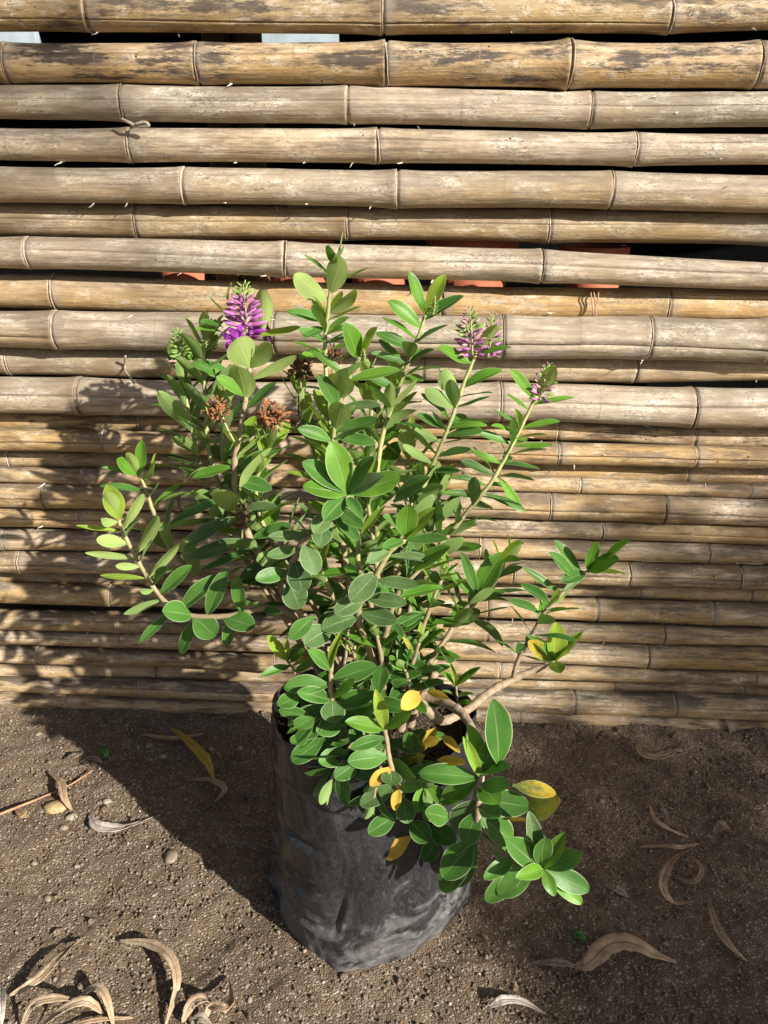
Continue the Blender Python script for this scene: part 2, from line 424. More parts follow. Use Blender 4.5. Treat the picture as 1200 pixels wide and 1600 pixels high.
o = grains('soil_clods', P_, s_, M['soil'], gr); o['kind'] = 'stuff'
fv, ff = [], []
rl = random.Random(8)
for _ in range(170):
    x, y = rl.uniform(-.8, .8), rl.uniform(-.85, -.02); L = rl.uniform(.003, .012); wd = rl.uniform(.0008, .0030); a = rl.uniform(0, 6.3)
    d = Vector((math.cos(a), math.sin(a), 0)); sd = Vector((-d.y, d.x, rl.uniform(-.5, .5))); p = Vector((x, y, ground_h(x, y)+.003)); b = len(fv)
    for t_, w_ in ((-.5, .2), (-.15, 1), (.2, .8), (.5, .1)): q = p+d*L*t_+Vector((0, 0, .0025*rl.random())); fv += [q-sd*wd*w_, q+sd*wd*w_]
    ff += [(b+2*i, b+2*i+1, b+2*i+3, b+2*i+2) for i in range(3)]
o = mesh('litter_crumbs', fv, ff, simple('litter_crumb', (.27, .195, .125), .85, .4, 60, .3), gr, False); o['kind'] = 'stuff'
tag(gr, 'loose grit and crumbs scattered over the brown soil', 'grit', kind='stuff')

# ------------------------------------------------------------------ bamboo fence
fence = empty('bamboo_fence', (0, 0, 0))
tag(fence, 'weathered fence of stacked horizontal bamboo poles behind the bagged plant', 'fence')
# (top,bottom) pixel rows at left edge, middle (or None), right edge; nodes (pixel column); layer; (grey, dirt, specks); crack angles
POLES = [
 ((-205,-150), None, (-205,-150), (80, 470, 900), 0, (.6,.4,.1), ()),
 ((-140,-82), None, (-142,-84), (260, 640, 1010), 0, (.5,.4,.1), ()),
 ((-75,-18), None, (-78,-8), (40, 420, 800, 1150), 0, (.5,.4,.1), (15,)),
 ((-12,51), (-11,54), (-2,47), (140, 598, 1044), 0, (.45,.75,.10), (-35,)),
 ((67,129), (68,136), (68,141), (15, 310, 603, 887, 1178), 0, (.22,.85,.60), (18,)),
 ((132,187), (138,197), (144,200), (195, 543, 920), 0, (.88,.32,.03), (8,)),
 ((200,251), (202,256), (210,258), (205, 590, 990), 0, (.68,.35,.04), (20,)),
 ((262,318), (265,323), (272,332), (290, 620, 952), 0, (.80,.25,.02), ()),
 ((319,369), (327,373), (334,383), (217, 543, 855), 1, (.72,.25,.04), (6,)),
 ((370,419), (382,435), (409,452), (50, 447, 845), 0, (.82,.25,.02), (10,)),
 ((434,481), (448,495), (458,500), (90, 690, 1040), 1, (.10,.22,.05), (30,)),
 ((486,543), (491,556), (501,568), (93, 430, 783, 1010, 1195), 0, (.86,.25,.02), (-12,)),
 ((542,583), (550,594), (562,593), (20, 330, 660, 990), 1, (.75,.22,.02), ()),
 ((588,646), (598,656), (604,668), (130, 470, 780, 1080), 0, (.86,.20,.01), (14,)),
 ((643,668), (652,679), (664,698), (220, 540, 868, 1082), 1, (.02,.55,.30), ()),
 ((669,705), (683,718), (697,732), (165, 520, 872, 1085), 0, (.10,.40,.20), (5,)),
 ((705,728), (716,742), (730,758), (20, 370, 720, 1070), 1, (.08,.30,.06), ()),
 ((728,753), (740,765), (755,777), (135, 500, 905, 1170), 0, (.20,.45,.08), ()),
 ((753,793), (763,806), (777,822), (75, 285, 560, 857, 1035), 0, (.45,.40,.03), (0,)),
 ((792,823), (806,836), (820,851), (130, 560, 940), 0, (.25,.45,.06), (12,)),
 ((824,858), (836,869), (850,881), (10, 400, 750, 1105), 0, (.40,.42,.10), ()),
 ((859,894), (869,906), (881,921), (35, 430, 800, 980, 1152), 0, (.50,.45,.04), (4,)),
 ((893,911), (905,922), (918,941), (390, 700, 997, 1170), 1, (.15,.40,.14), ()),
 ((910,944), (926,959), (942,979), (175, 520, 762, 930, 1112), 0, (.42,.42,.04), ()),
 ((951,984), (964,996), (979,1009), (190, 480, 760, 1035), 0, (.36,.42,.05), (28,)),
 ((981,1006), (995,1027), (1009,1051), (190, 500, 805, 1010), 0, (.30,.45,.06), (22,)),
 ((1006,1035), (1027,1053), (1048,1074), (65, 430, 780, 1180), 0, (.35,.5,.12), ()),
 ((1032,1058), (1050,1070), (1070,1090), (250, 620, 960, 1160), 1, (.30,.45,.25), ()),
 ((1056,1081), (1069,1104), (1086,1126), (220, 560, 895, 1052), 0, (.42,.55,.03), (18,)),
 ((1079,1104), (1098,1126), (1120,1147), (110, 460, 810, 1140), 0, (.30,.5,.05), ()),
]
XL, XR = -1.25, 1.25
RINGS = [M['ring'], simple('bamboo_ring_dark', (.19, .145, .10), .7, .35, 90), simple('bamboo_ring_pale', (.36, .29, .21), .7, .3, 90)]
def pole(i, rows, nodes, layer, tone, cracks):
    yc = .034 if layer else 0.0
    ctr = []; rad = []
    for u, pr in zip((0, 600, 1200), rows):
        if pr is None: continue
        t_, b_ = pr
        if layer: t_ -= 5; b_ += 2
        d = ray(u, (t_+b_)/2); p = CAM+d*((yc-CAM.y)/d.y)
        psi = math.atan(((t_+b_)/2-H0/2)/F0)
        ctr.append(p); rad.append((b_-t_)/2*depth(p)*math.cos(psi)/F0)
    def interp(x, key):
        vals = [(c.x, key(c, r)) for c, r in zip(ctr, rad)]
        if len(vals) == 2:
            (x0, a), (x1, b) = vals; return a+(b-a)*(x-x0)/(x1-x0)
        (x0, a), (x1, b), (x2, c) = vals
        xx = min(max(x, x0), x2)
        L = a*(xx-x1)*(xx-x2)/((x0-x1)*(x0-x2))+b*(xx-x0)*(xx-x2)/((x1-x0)*(x1-x2))+c*(xx-x0)*(xx-x1)/((x2-x0)*(x2-x1))
        return L+(x-xx)*(c-a)/(x2-x0)
    zc = lambda x: interp(x, lambda c, r: c.z)
    vm = sum(sum(r) for r in rows if r)/(2*sum(1 for r in rows if r))
    nxs = sorted(at_y(u, vm, yc).x for u in nodes)
    gap = (nxs[-1]-nxs[0])/(len(nxs)-1) if len(nxs) > 1 else .3
    x = nxs[0]-gap*random.uniform(.9, 1.1)
    pre = []
    while x > XL+.05: pre.append(x); x -= gap*random.uniform(.9, 1.1)
    x = nxs[-1]+gap*random.uniform(.9, 1.1); post = []
    while x < XR-.05: post.append(x); x += gap*random.uniform(.9, 1.1)
    nxs = pre[::-1]+nxs+post
    r_at = lambda x: max(.006, interp(min(max(x, ctr[0].x-.3), ctr[-1].x+.3), lambda c, r: r))
    sx = set(np.round(np.arange(XL, XR+.001, .02), 5))
    for n in nxs:
        for d in (-.04, -.028, -.018, -.011, -.006, -.003, -.0015, 0, .0012, .0024, .004, .007, .012, .02, .03): sx.add(round(n+d, 5))
    sx = sorted(sx)
    big = 1.0 if r_at(0) > .022 else .8
    kink = {n: random.uniform(-.003, .003) for n in nxs}; fl = {n: random.uniform(.05, .11)*(1.7 if i == 4 else 1.0) for n in nxs}
    phase = random.uniform(0, 100); NR = 26
    angs = [2*math.pi*k/NR for k in range(NR)]
    ck = []
    for c in cracks:                                                                   # real split along the culm
        a = R(c); w_ = .0009/max(r_at(0), .01)
        angs = [q for q in angs if abs((q-a+math.pi) % (2*math.pi)-math.pi) > w_*2.2]
        angs += [(a-w_) % (2*math.pi), a % (2*math.pi), (a+w_) % (2*math.pi)]; ck.append(a % (2*math.pi))
    angs.sort(); NR = len(angs)
    vs, nd, upw, nii = [], [], [], []
    ivals = [random.uniform(-.5, .5) for _ in range(len(nxs)+1)]
    for x in sx:
        n = min(nxs, key=lambda q: abs(q-x)); d = x-n
        r = r_at(x)*.985
        f = fl[n]*(math.exp(-(d/.024)**2)*.60+math.exp(-(d/.06)**2)*.25)
        if d < -.0008: f += fl[n]*.42*math.exp(-((d+.002)/.007)**2)
        if -.0008 <= d <= .0026: f -= .085
        r *= 1+f+.012*nz(x*9+phase, i)
        z = zc(x)+.0022*nz(x*3.1+phase, 3.3)+kink[n]*math.exp(-(d/.12)**2)*.6
        y = yc+.003*nz(x*2.3+phase, 9.1)
        tw = .25*nz(x*1.6+phase, 5)
        for a in angs:
            q = r*(1+.010*nz(math.cos(a)*1.4+phase, math.sin(a)*1.4, x*6))
            if a in ck:
                q -= .0045*max(0, min(1, 1.6*(nz(x*2.2+phase, 17)+.42)))
            aa = a+tw if ck else a
            vs.append((x, y-math.cos(aa)*q, z+math.sin(aa)*q)); nd.append(d); upw.append(math.sin(a)); nii.append(ivals[bisect.bisect(nxs, x)])
    fs = [(a*NR+k, a*NR+(k+1) % NR, (a+1)*NR+(k+1) % NR, (a+1)*NR+k) for a in range(len(sx)-1) for k in range(NR)]
    # open hollow ends with a wall
    o = mesh('bamboo_pole', vs, fs, M['bamboo'], fence)
    at = o.data.attributes.new('nd', 'FLOAT', 'POINT'); at.data.foreach_set('value', nd)
    at = o.data.attributes.new('upw', 'FLOAT', 'POINT'); at.data.foreach_set('value', upw)
    at = o.data.attributes.new('ni', 'FLOAT', 'POINT'); at.data.foreach_set('value', nii)
    if i > 13: tone = (max(0, tone[0]-.08), min(1, tone[1]+.12), tone[2])
    o.color = (*tone, 1)
    for n in nxs:
        if abs(n) > .85: continue
        r = r_at(n)*(1+fl[n]*1.02); z = zc(n)+kink[n]*.6+.0022*nz(n*3.1+phase, 3.3); y = yc+.003*nz(n*2.3+phase, 9.1)
        rv, rf = [], []; rh = random.uniform(-.0003, .0009); prof = [(-.0017, -.004), (-.0012, rh-.0004), (-.0003, rh), (.0004, rh-.0006), (.0007, -.004)]
        KR = 28; lean = random.uniform(-.08, .08); cup = random.uniform(-.0015, .004)
        for k in range(KR):
            a = 2*math.pi*k/KR
            dx = lean*r*math.sin(a)+cup*math.cos(a)+.0012*nz(math.cos(a)*2+n*9, math.sin(a)*2)
            for (px_, pr_) in prof: rv.append((n+px_+dx, y-math.cos(a)*(r+pr_), z+math.sin(a)*(r+pr_)))
        for k in range(KR):
            k2 = (k+1) % KR
            for q in range(4): rf.append((k*5+q, k2*5+q, k2*5+q+1, k*5+q+1))
        mesh('node_ring', rv, rf, random.choice(RINGS), o)
    return o, zc, r_at, yc
PO = [pole(i, (p[0], p[1], p[2]), *p[3:]) for i, p in enumerate(POLES)]

# upright posts at the back that carry the poles
for u in (352, 398, 1330, -210):
    x = at_y(u, 370, .075).x
    pts = [Vector((x+.004*math.sin(z*7), .088, z)) for z in np.linspace(-.05, 1.27, 40)]
    v, f = tube(pts, lambda t: .019 if u < 380 else .021, 14); mesh('upright_post', v, f, M['post'], fence)
def twine(pts, r, mat):
    v, f = tube(spline(pts, len(pts)*6), r, 6); mesh('twine', v, f, mat, fence)
def fp(u, v, y=-.034): return at_y(u, v, y)
twine([fp(190,186,-.028), fp(203,192,-.034), fp(216,197,-.032), fp(232,196,-.036), fp(226,191,-.036), fp(212,194,-.034), fp(205,199,-.02)], .0022, M['twine'])
twine([fp(196,556,-.01), fp(195,572,.005), fp(197,582,-.008), fp(205,592,-.03), fp(210,600,-.036)], .0016, M['twine'])
for k, (a, b) in enumerate(((922, 927), (927, 931), (934, 929))):
    twine([fp(a,452,.03), fp(a+1,458,.005), fp((a+b)/2+k,470,.002), fp(b,490,.006), fp(b-1,500+k*2,.02)], .0010, M['pinktwine'])
for k in range(4):
    twine([fp(1134+k*3,1124,-.012), fp(1137+k*3,1131,-.021), fp(1140+k*2.5,1140,-.024), fp(1139+k*2,1146,-.02)], .0011, M['twine'])
# fibre shreds peeling off the poles
sv, sf = [], []
def shred(p, L, wd, dirv):
    d = dirv.normalized(); s = d.cross(Vector((0, 1, 0))).normalized()*wd; b = len(sv); k = 5
    for i in range(k):
        t = i/(k-1); q = p+d*L*t+Vector((0, -1, 0))*(L*.5*t*t)+Vector((random.uniform(-1, 1), 0, random.uniform(-1, 1)))*L*.08
        ww = s*(1-t*.8); sv.extend([q-ww, q+ww])
    for i in range(k-1): sf.append((b+2*i, b+2*i+1, b+2*i+3, b+2*i+2))
for (o, zc, r_at, yc) in PO[3:]:
    for _ in range(random.randint(3, 7)):
        x = random.uniform(-.65, .65); a = random.choice((-1, -1, -1, .9))*random.uniform(1.0, 1.5)
        r = r_at(x); p = Vector((x, yc-math.cos(a)*r, zc(x)+math.sin(a)*r))
        shred(p, random.uniform(.003, .013), random.uniform(.0005, .0016), Vector((random.uniform(-1, 1), -.6, random.uniform(-.9, .1))))
for _ in range(60):
    o, zc, r_at, yc = random.choice(PO[3:]); x = random.uniform(-.65, .65); a = random.uniform(-.7, .9); r = r_at(x)*1.002
    p = Vector((x, yc-math.cos(a)*r-.0006, zc(x)+math.sin(a)*r))
    shred(p, random.uniform(.003, .010), random.uniform(.0004, .0013), Vector((random.uniform(-1, 1), -.05, random.uniform(-.3, .3))))
o = mesh('fibre_shreds', sv, sf, M['shred'], fence); o['kind'] = 'stuff'

# ------------------------------------------------------------------ behind the fence: added dark backdrop, shelf, pots, pale sheets
HOLES = [(at_y(382, 60, .68).x, at_y(521, 60, .68).x), (at_y(-60, 60, .68).x, at_y(58, 60, .68).x)]  # openings in the added backdrop that let the skylit sheets show
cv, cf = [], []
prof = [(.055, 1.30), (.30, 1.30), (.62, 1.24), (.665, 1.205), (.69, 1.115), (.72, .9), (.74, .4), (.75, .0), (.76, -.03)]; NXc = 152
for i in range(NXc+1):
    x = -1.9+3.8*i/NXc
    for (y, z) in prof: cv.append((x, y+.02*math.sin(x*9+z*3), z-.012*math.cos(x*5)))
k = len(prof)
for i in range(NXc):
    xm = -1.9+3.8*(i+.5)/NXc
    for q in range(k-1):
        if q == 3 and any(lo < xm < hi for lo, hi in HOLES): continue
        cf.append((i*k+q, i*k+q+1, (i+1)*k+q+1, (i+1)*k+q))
cl = mesh('added_backdrop', cv, cf, M['backdrop'])  # added sheet and roof block the sky so the fence gaps stay dark
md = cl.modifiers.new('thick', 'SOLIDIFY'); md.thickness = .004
tag(cl, 'black sheet added behind the bamboo fence to keep its gaps dark', 'shade cloth')
def pot(u, v, Y, r, h, tilt, label, grp=None):
    p = at_y(u, v, Y); t = empty('terracotta_pot', (p.x, p.y, p.z)); t.rotation_euler = (R(tilt[0]), R(tilt[1]), R(tilt[2]))
    def lathe(prof, n=36):
        vs = [(math.cos(2*math.pi*k/n)*q, math.sin(2*math.pi*k/n)*q, z) for k in range(n) for (q, z) in prof]; m = len(prof)
        fs = [(k*m+j, ((k+1) % n)*m+j, ((k+1) % n)*m+j+1, k*m+j+1) for k in range(n) for j in range(m-1)]
        return vs, fs
    v, f = lathe([(0, 0), (r*.62, 0), (r*.95, h*.78), (r*.90, h*.78), (r*.58, .012), (0, .012)]); mesh('pot_body', v, f, M['terracotta'], t, True)
    v, f = lathe([(r*.93, h*.76), (r*1.04, h*.76), (r*1.06, h), (r*.95, h), (r*.90, h*.76)]); mesh('rim', v, f, M['terracotta'], t, False)
    return tag(t, label, 'pot')
# a shelf carries the pots behind the fence
p = at_y(600, 462, .30)
sh = empty('plank_shelf', (p.x, .30, p.z-.02)); tag(sh, 'dark plank shelf holding clay pots behind the fence', 'shelf')
v = [(-1.0, -.19, -.02), (1.0, -.19, -.02), (1.0, .2, -.02), (-1.0, .2, -.02), (-1.0, -.19, 0), (1.0, -.19, 0), (1.0, .2, 0), (-1.0, .2, 0)]
BF = [(0, 3, 2, 1), (4, 5, 6, 7), (0, 1, 5, 4), (1, 2, 6, 5), (2, 3, 7, 6), (3, 0, 4, 7)]
mesh('plank', v, BF, M['darkbark'], sh, False)
for xx in (-.85, 0.02, .85):
    z0 = -(p.z-.02)
    v2 = [(xx+a*.02, b*.02+.05, z) for z in (z0, -.0205) for (a, b) in ((-1, -1), (1, -1), (1, 1), (-1, 1))]
    mesh('leg', v2, BF, M['darkbark'], sh, False)
zs = p.z-.02
for u, lab, r, h in ((292, 'terracotta pot on the shelf, glimpsed left of the purple flower spike', .045, .12),
                  (468, 'terracotta pot on the shelf, glimpsed left behind the tall leafy tip', .055, .13),
                  (592, 'terracotta pot on the shelf, glimpsed right behind the tall leafy tip', .050, .12),
                  (735, 'terracotta pot on the shelf behind the pole gap above the pink spikes', .070, .135),
                  (925, 'terracotta pot on the shelf beside the raffia tied pole', .050, .12)):
    t = pot(u, 440, .068+r*1.06, r, h, (0, 0, 20), lab); t.location.z = zs
def box(name, u0, u1, v0, v1, Y, th, mat, lab, cat):
    a = at_y(u0, v0, Y); b = at_y(u1, v1, Y); c = (a+b)/2; W, H = abs(b.x-a.x)/2, abs(a.z-b.z)/2
    bm = bmesh.new(); bmesh.ops.create_cube(bm, size=1)
    for q in bm.verts: q.co = Vector((q.co.x*W*2, q.co.y*th, q.co.z*H*2))
    bmesh.ops.bevel(bm, geom=bm.edges[:], offset=.004, segments=2, affect='EDGES')
    me = bpy.data.meshes.new(name); bm.to_mesh(me); bm.free(); o = link(name, me, mat); o.location = c
    return tag(o, lab, cat)

box('pale_sheet', 330, 570, -160, 260, .95, .02, M['palewhite'], 'pale grey sheet glimpsed through the wide gap under the top pole', 'sheet')
box('pale_sheet', -120, 90, -160, 260, .95, .02, M['palewhite'], 'pale bluish sheet glimpsed beyond the wormholed pole end', 'sheet')
# ------------------------------------------------------------------ grow bag
foot_px = [(425,1378), (432,1412), (453,1454), (488,1490), (528,1516), (562,1516), (600,1508), (650,1487), (690,1458), (718,1424), (737,1385)]
foot = [at_z(u, v, 0) for u, v in foot_px]
bc = Vector(((foot[0].x+foot[-1].x)/2+.004, -.372, 0))
RB = (foot[-1].x-foot[0].x)/2
TOPZ = .296
fa = sorted([(math.atan2(q.y-bc.y, q.x-bc.x), (q-bc).length) for q in foot] +
            [(a, RB*.97) for a in (R(30), R(60), R(90), R(120), R(145))])
def foot_r(a):
    a = (a+math.pi) % (2*math.pi)-math.pi
    L = [(fa[-1][0]-2*math.pi, fa[-1][1])]+fa+[(fa[0][0]+2*math.pi, fa[0][1])]
    for (a0, r0), (a1, r1) in zip(L, L[1:]):
        if a0 <= a <= a1: return r0+(r1-r0)*(a-a0)/(a1-a0)
    return RB
NTH, NZ = 240, 96
a_ear = math.atan2(foot[0].y-bc.y, foot[0].x-bc.x); a_tip = math.atan2(foot[4].y-bc.y, foot[4].x-bc.x)
def adist(a, b): return abs((a-b+math.pi) % (2*math.pi)-math.pi)
rc = random.Random(21); CREASE = []
for _ in range(30):
    th_ = rc.choice((rc.gauss(0, .35), rc.gauss(1.1, .4), rc.gauss(-1.1, .4), rc.gauss(1.57, .2)))
    CREASE.append((rc.uniform(-math.pi, .3), rc.choice((rc.uniform(.0, .10), rc.uniform(.0, .13), rc.uniform(.0, .29))), math.cos(th_), math.sin(th_), rc.uniform(.0018, .0052), rc.uniform(.0026, .0052)))
bv = []
for j in range(NZ+1):
    t = j/NZ; z = TOPZ*t
    for k in range(NTH):
        a = -math.pi+2*math.pi*k/NTH
        rt = .1235+.004*math.sin(2*a+.5)+.003*math.sin(5*a)
        rm = .130+.004*math.cos(2*(a-1))
        # body: bulging sack
        body = rt+(rm-rt)*math.sin(min(1, (1-t)*1.25)*math.pi/2)
        fr = foot_r(a)
        k0 = max(0, 1-z/.055)**1.6
        r = body+(fr-body)*k0
        # fins at the sealed corners
        r += .017*math.exp(-(adist(a, a_ear)/.085)**2)*max(0, 1-z/.12)**.8*min(1, .35+z/.03)
        r += .005*math.exp(-(adist(a, a_tip)/.12)**2)*max(0, 1-z/.05)
        r -= .010*math.exp(-((adist(a, a_ear)-.28)/.13)**2)*math.exp(-((z-.075)/.05)**2)
        # slanted fold between ear and tip
        fold = (a-a_ear)*.060+.015
        r += .0045*math.exp(-((z-fold-.03)/.006)**2)*math.exp(-((adist(a, (a_ear+a_tip)/2+.1))/.45)**2)
        r -= .004*math.exp(-((z-fold-.044)/.008)**2)*math.exp(-((adist(a, (a_ear+a_tip)/2+.1))/.45)**2)
        for (ca, cz, dx_, dz_, dep, wd_) in CREASE:
            da = (a-ca+math.pi) % (2*math.pi)-math.pi; q = ((da*.13)*dx_+(z-cz)*dz_); pp = (-(da*.13)*dz_+(z-cz)*dx_)
            if abs(q) < wd_*3.2: e_ = math.exp(-(q/wd_)**2); r += dep*(math.exp(-((q-wd_*1.1)/wd_)**2)-e_)*math.exp(-(pp/.038)**2)
        # film creases, stronger near rim and near base
        cx, cy = math.cos(a), math.sin(a)
        wr = .0050*nz(cx*4, cy*4, z*6)+.0016*nz(cx*8+z*6, cy*8, z*9)
        rid = (1-abs(nz(cx*7+z*13, cy*7-z*8, 6)))**7*.0035+(1-abs(nz(cx*5-z*16, cy*5+z*6, 2.6)))**9*.0030
        r += wr*(.5+.8*abs(t-.55))+rid*.30
        zz = z+(.022*math.sin(-a)+.012*math.cos(a-2.6)+.005*math.sin(3*a+1)+.005*nz(cx*4, cy*4, 8))*t**4
        bv.append((bc.x+r*math.cos(a), bc.y+r*math.sin(a), max(zz, 0)+.002))
bf = [(j*NTH+k, j*NTH+(k+1) % NTH, (j+1)*NTH+(k+1) % NTH, (j+1)*NTH+k) for j in range(NZ) for k in range(NTH)]
bag = empty('grow_bag', (bc.x, bc.y, 0)); tag(bag, 'dusty black plastic grow bag standing on the soil', 'grow bag')
# inside face of the rim
top0 = NZ*NTH; base = len(bv)
for jj, (dr, dz) in enumerate(((-.0012, .0006), (-.003, -.012), (-.006, -.045))):
    for k in range(NTH):
        x, y, z = bv[top0+k]; a = -math.pi+2*math.pi*k/NTH
        bv.append((x+dr*math.cos(a), y+dr*math.sin(a), z+dz))
for k in range(NTH):
    k2 = (k+1) % NTH
    bf.append((top0+k, top0+k2, base+k2, base+k))
    for jj in range(2): bf.append((base+jj*NTH+k, base+jj*NTH+k2, base+(jj+1)*NTH+k2, base+(jj+1)*NTH+k))
o = mesh('bag_film', bv, bf, M['bag']); keep(o, bag)
SOILZ = .262
sv2 = [(bc.x, bc.y, SOILZ+.012)]; 
for j in range(1, 15):
    for k in range(60):
        a = 2*math.pi*k/60; r = .1215*j/14
        x, y = bc.x+r*math.cos(a), bc.y+r*math.sin(a)
        sv2.append((x, y, SOILZ+.012*(1-(j/14)**2)+.004*nz(x*60, y*60, 3)+.003*nz(x*25, y*25, 9)))
sf2 = [(0, 1+k, 1+(k+1) % 60) for k in range(60)]+[(1+(j-1)*60+k, 1+j*60+k, 1+j*60+(k+1) % 60, 1+(j-1)*60+(k+1) % 60) for j in range(1, 14) for k in range(60)]
o = mesh('potting_soil', sv2, sf2, M['potsoil']); keep(o, bag)
n = 1500; aa = NP.uniform(0, 2*np.pi, n); rr = .116*np.sqrt(NP.uniform(0, 1, n))
P_ = np.stack([bc.x+rr*np.cos(aa), bc.y+rr*np.sin(aa), SOILZ+.012*(1-(rr/.1215)**2)+.001], 1)
o = grains('potting_crumbs', P_, .0008+.0032*NP.uniform(0, 1, n)**2.5, M["potcrumb"]); keep(o, bag); o['kind'] = 'stuff'

# ------------------------------------------------------------------ the shrub
shrub = empty('flowering_shrub', (bc.x, bc.y, SOILZ))
tag(shrub, 'leafy green shrub with purple flower spikes growing in the black bag', 'shrub')

def leaf_mesh(kind, var):
    rnd = random.Random(hash((kind, var)) % 9999 if False else var*7+len(kind))
    wr = [.40, .44, .50, .36, .46, .55, .42, .48][var % 8]             # width / length
    curl = [-.24, .08, -.42, -.10, -.18, .14, -.32, -.05][var % 8]; fold = [.50, .30, .62, .40, .55, .22, .45, .34][var % 8]
    roll = [.12, -.16, .05, .22, -.25, .10, -.10, .18][var % 8]
    ts = [0, .06, .14, .25, .38, .50, .62, .74, .84, .91, .96, .99, 1.0]; ss_ = [-1, -.93, -.55, 0, .55, .93, 1]
    vs, uvs = [], []
    for t in ts:
        pk = .56
        wd = wr*.5*(math.sin(math.pi/2*min(1, t/pk))**.95 if t < pk else max(0, 1-((t-pk)/(1-pk))**2.0)**.62)
        wd = max(wd, .045-.02*t if t < .2 else .004)
        if kind == 'narrow': wd *= .74
        z0 = curl*t*t*.55; 
        for s in ss_:
            y = s*wd; z = z0+fold*abs(s)*wd*(1-.35*abs(s))+roll*s*t*wd*1.2+.012*math.sin(t*9+var)*abs(s)
            vs.append((t, y, z)); uvs.append(((s+1)/2, t))
    m = len(ss_); fs = [(i*m+k, (i+1)*m+k, (i+1)*m+k+1, i*m+k+1) for i in range(len(ts)-1) for k in range(m-1)]
    return vs, fs, uvs
LV = {(k, v): leaf_mesh(k, v) for k in ('broad', 'narrow') for v in range(8)}
LME = {}
def leaf_data(kind, var, age):
    key = (kind, var, age)
    if key not in LME:
        vs, fs, uvs = LV[(kind, var)]; me = bpy.data.meshes.new('leaf'); me.from_pydata(vs, [], fs); me.update()
        me.polygons.foreach_set('use_smooth', [True]*len(fs))
        uvl = me.uv_layers.new(name='UVMap')
        for lp in me.loops: uvl.data[lp.index].uv = uvs[lp.vertex_index]
        me.materials.append(LM[age]); LME[key] = me
    return LME[key]
LEAVES = []           # (branch, location, D, N, length, widthscale, kind, var, age, manual)
def add_leaf(branch, p, D, N, L, ws, kind, age, manual=False):
    D = D.normalized(); N = (N-D*N.dot(D))
    if N.length < 1e-4: N = D.orthogonal()
    N.normalize()
    LEAVES.append((branch, p, D, N, L, ws, kind, random.randrange(8), age, manual))

BR = []; CURVE = {}
def branch(pts, r0, r1, mat, parent=shrub):
    P = [at_y(u, v, Y) for (u, v, Y) in pts]
    sp = spline(P, max(10, len(P)*7))
    sp = [q+Vector((nz(q.z*40, i*.3, len(BR)), nz(q.x*40, i*.3, len(BR)+5), 0))*.0009 for i, q in enumerate(sp)]
    v, f = tube(sp, lambda t: (r0+(r1-r0)*t)*(1+.16*abs(math.sin(t*34))**14+.14*nz(t*22, len(BR))), 8)
    o = mesh('branch', v, f, mat); keep(o, parent); BR.append(o); CURVE[o.name] = sp
    return o, sp
CAMDIR = (-fwd)
LIGHT = (-SUN*.6+Vector((0, 0, .8))).normalized()
def leafy(pts, r0=.0038, r1=.0020, mat='greenstem', t0=.3, t1=1.0, sp=.022, L=.052, ws=1.0, kind='narrow', ages=('fresh', 'mature', 'grey'), phi0=None, a_lo=78, a_hi=28, tip=True, tipage='young', droop=0.0, light=.12, drop=.04):
    o, cur = branch(pts, r0, r1, M[mat])
    acc = [0]
    for a, b in zip(cur, cur[1:]): acc.append(acc[-1]+(b-a).length)
    tot = acc[-1]; s = t0*tot; i = 0; phi = random.uniform(-25, 25) if phi0 is None else phi0
    n = max(1, int((t1-t0)*tot/sp))
    while s <= t1*tot+1e-6:
        k = min(bisect.bisect(acc, s), len(cur)-1); k = max(k, 1)
        q = (s-acc[k-1])/max(1e-6, acc[k]-acc[k-1]); p = cur[k-1].lerp(cur[k], q)
        T = (cur[min(k+1, len(cur)-1)]-cur[max(k-2, 0)]).normalized()
        ea = (rgt-T*rgt.dot(T)).normalized(); eb = T.cross(ea)
        f = max(0.0, (s/tot-t0)/max(1e-6, t1-t0))               # 0 low .. 1 tip
        for side in (0, 180):
            if random.random() < drop: continue
            a = R(phi+side+random.uniform(-14, 14)); rad = ea*math.cos(a)+eb*math.sin(a)
            al = R(a_lo+(a_hi-a_lo)*f**1.7+random.uniform(-9, 9))
            D = T*math.cos(al)+rad*math.sin(al)+Vector((0, 0, -droop*(1-f)*random.uniform(.5, 1.3)))
            ll = L*1.16*(1-.36*max(0, f-.70)/.30)*(.85+.15*min(1, f*5))*random.uniform(.82, 1.12)
            N = T.lerp(LIGHT, light)+Vector((random.uniform(-.22, .22), random.uniform(-.22, .22), random.uniform(-.22, .22)))
            if f > .88: age = tipage
            elif f > .5: age = ages[0] if random.random() < .75 else ages[1]
            elif f > .2: age = ages[1] if random.random() < .7 else ages[0]
            else: age = ages[2] if random.random() < .55 else ages[1]
            if random.random() < .012: age = 'yellowing'
            add_leaf(o, p+rad*.0015, D, N, ll, ws*random.uniform(.86, 1.12), kind, age)
        s += sp*.90*(1.1-.5*max(0, f-.6)/.4)*random.uniform(.9, 1.1); phi += 90+random.uniform(-8, 8); i += 1
    if tip:
        T = (cur[-1]-cur[-4]).normalized(); ea = (rgt-T*rgt.dot(T)).normalized(); eb = T.cross(ea)
        for m, (al, ll) in enumerate(((22, .60), (12, .42))):
            for side in (0, 180):
                a = R(phi+side+90*m); rad = ea*math.cos(a)+eb*math.sin(a)
                add_leaf(o, cur[-1], T*math.cos(R(al))+rad*math.sin(R(al)), rad*-1+T*.2, L*ll, .85*ws, kind, tipage)
    return o, cur
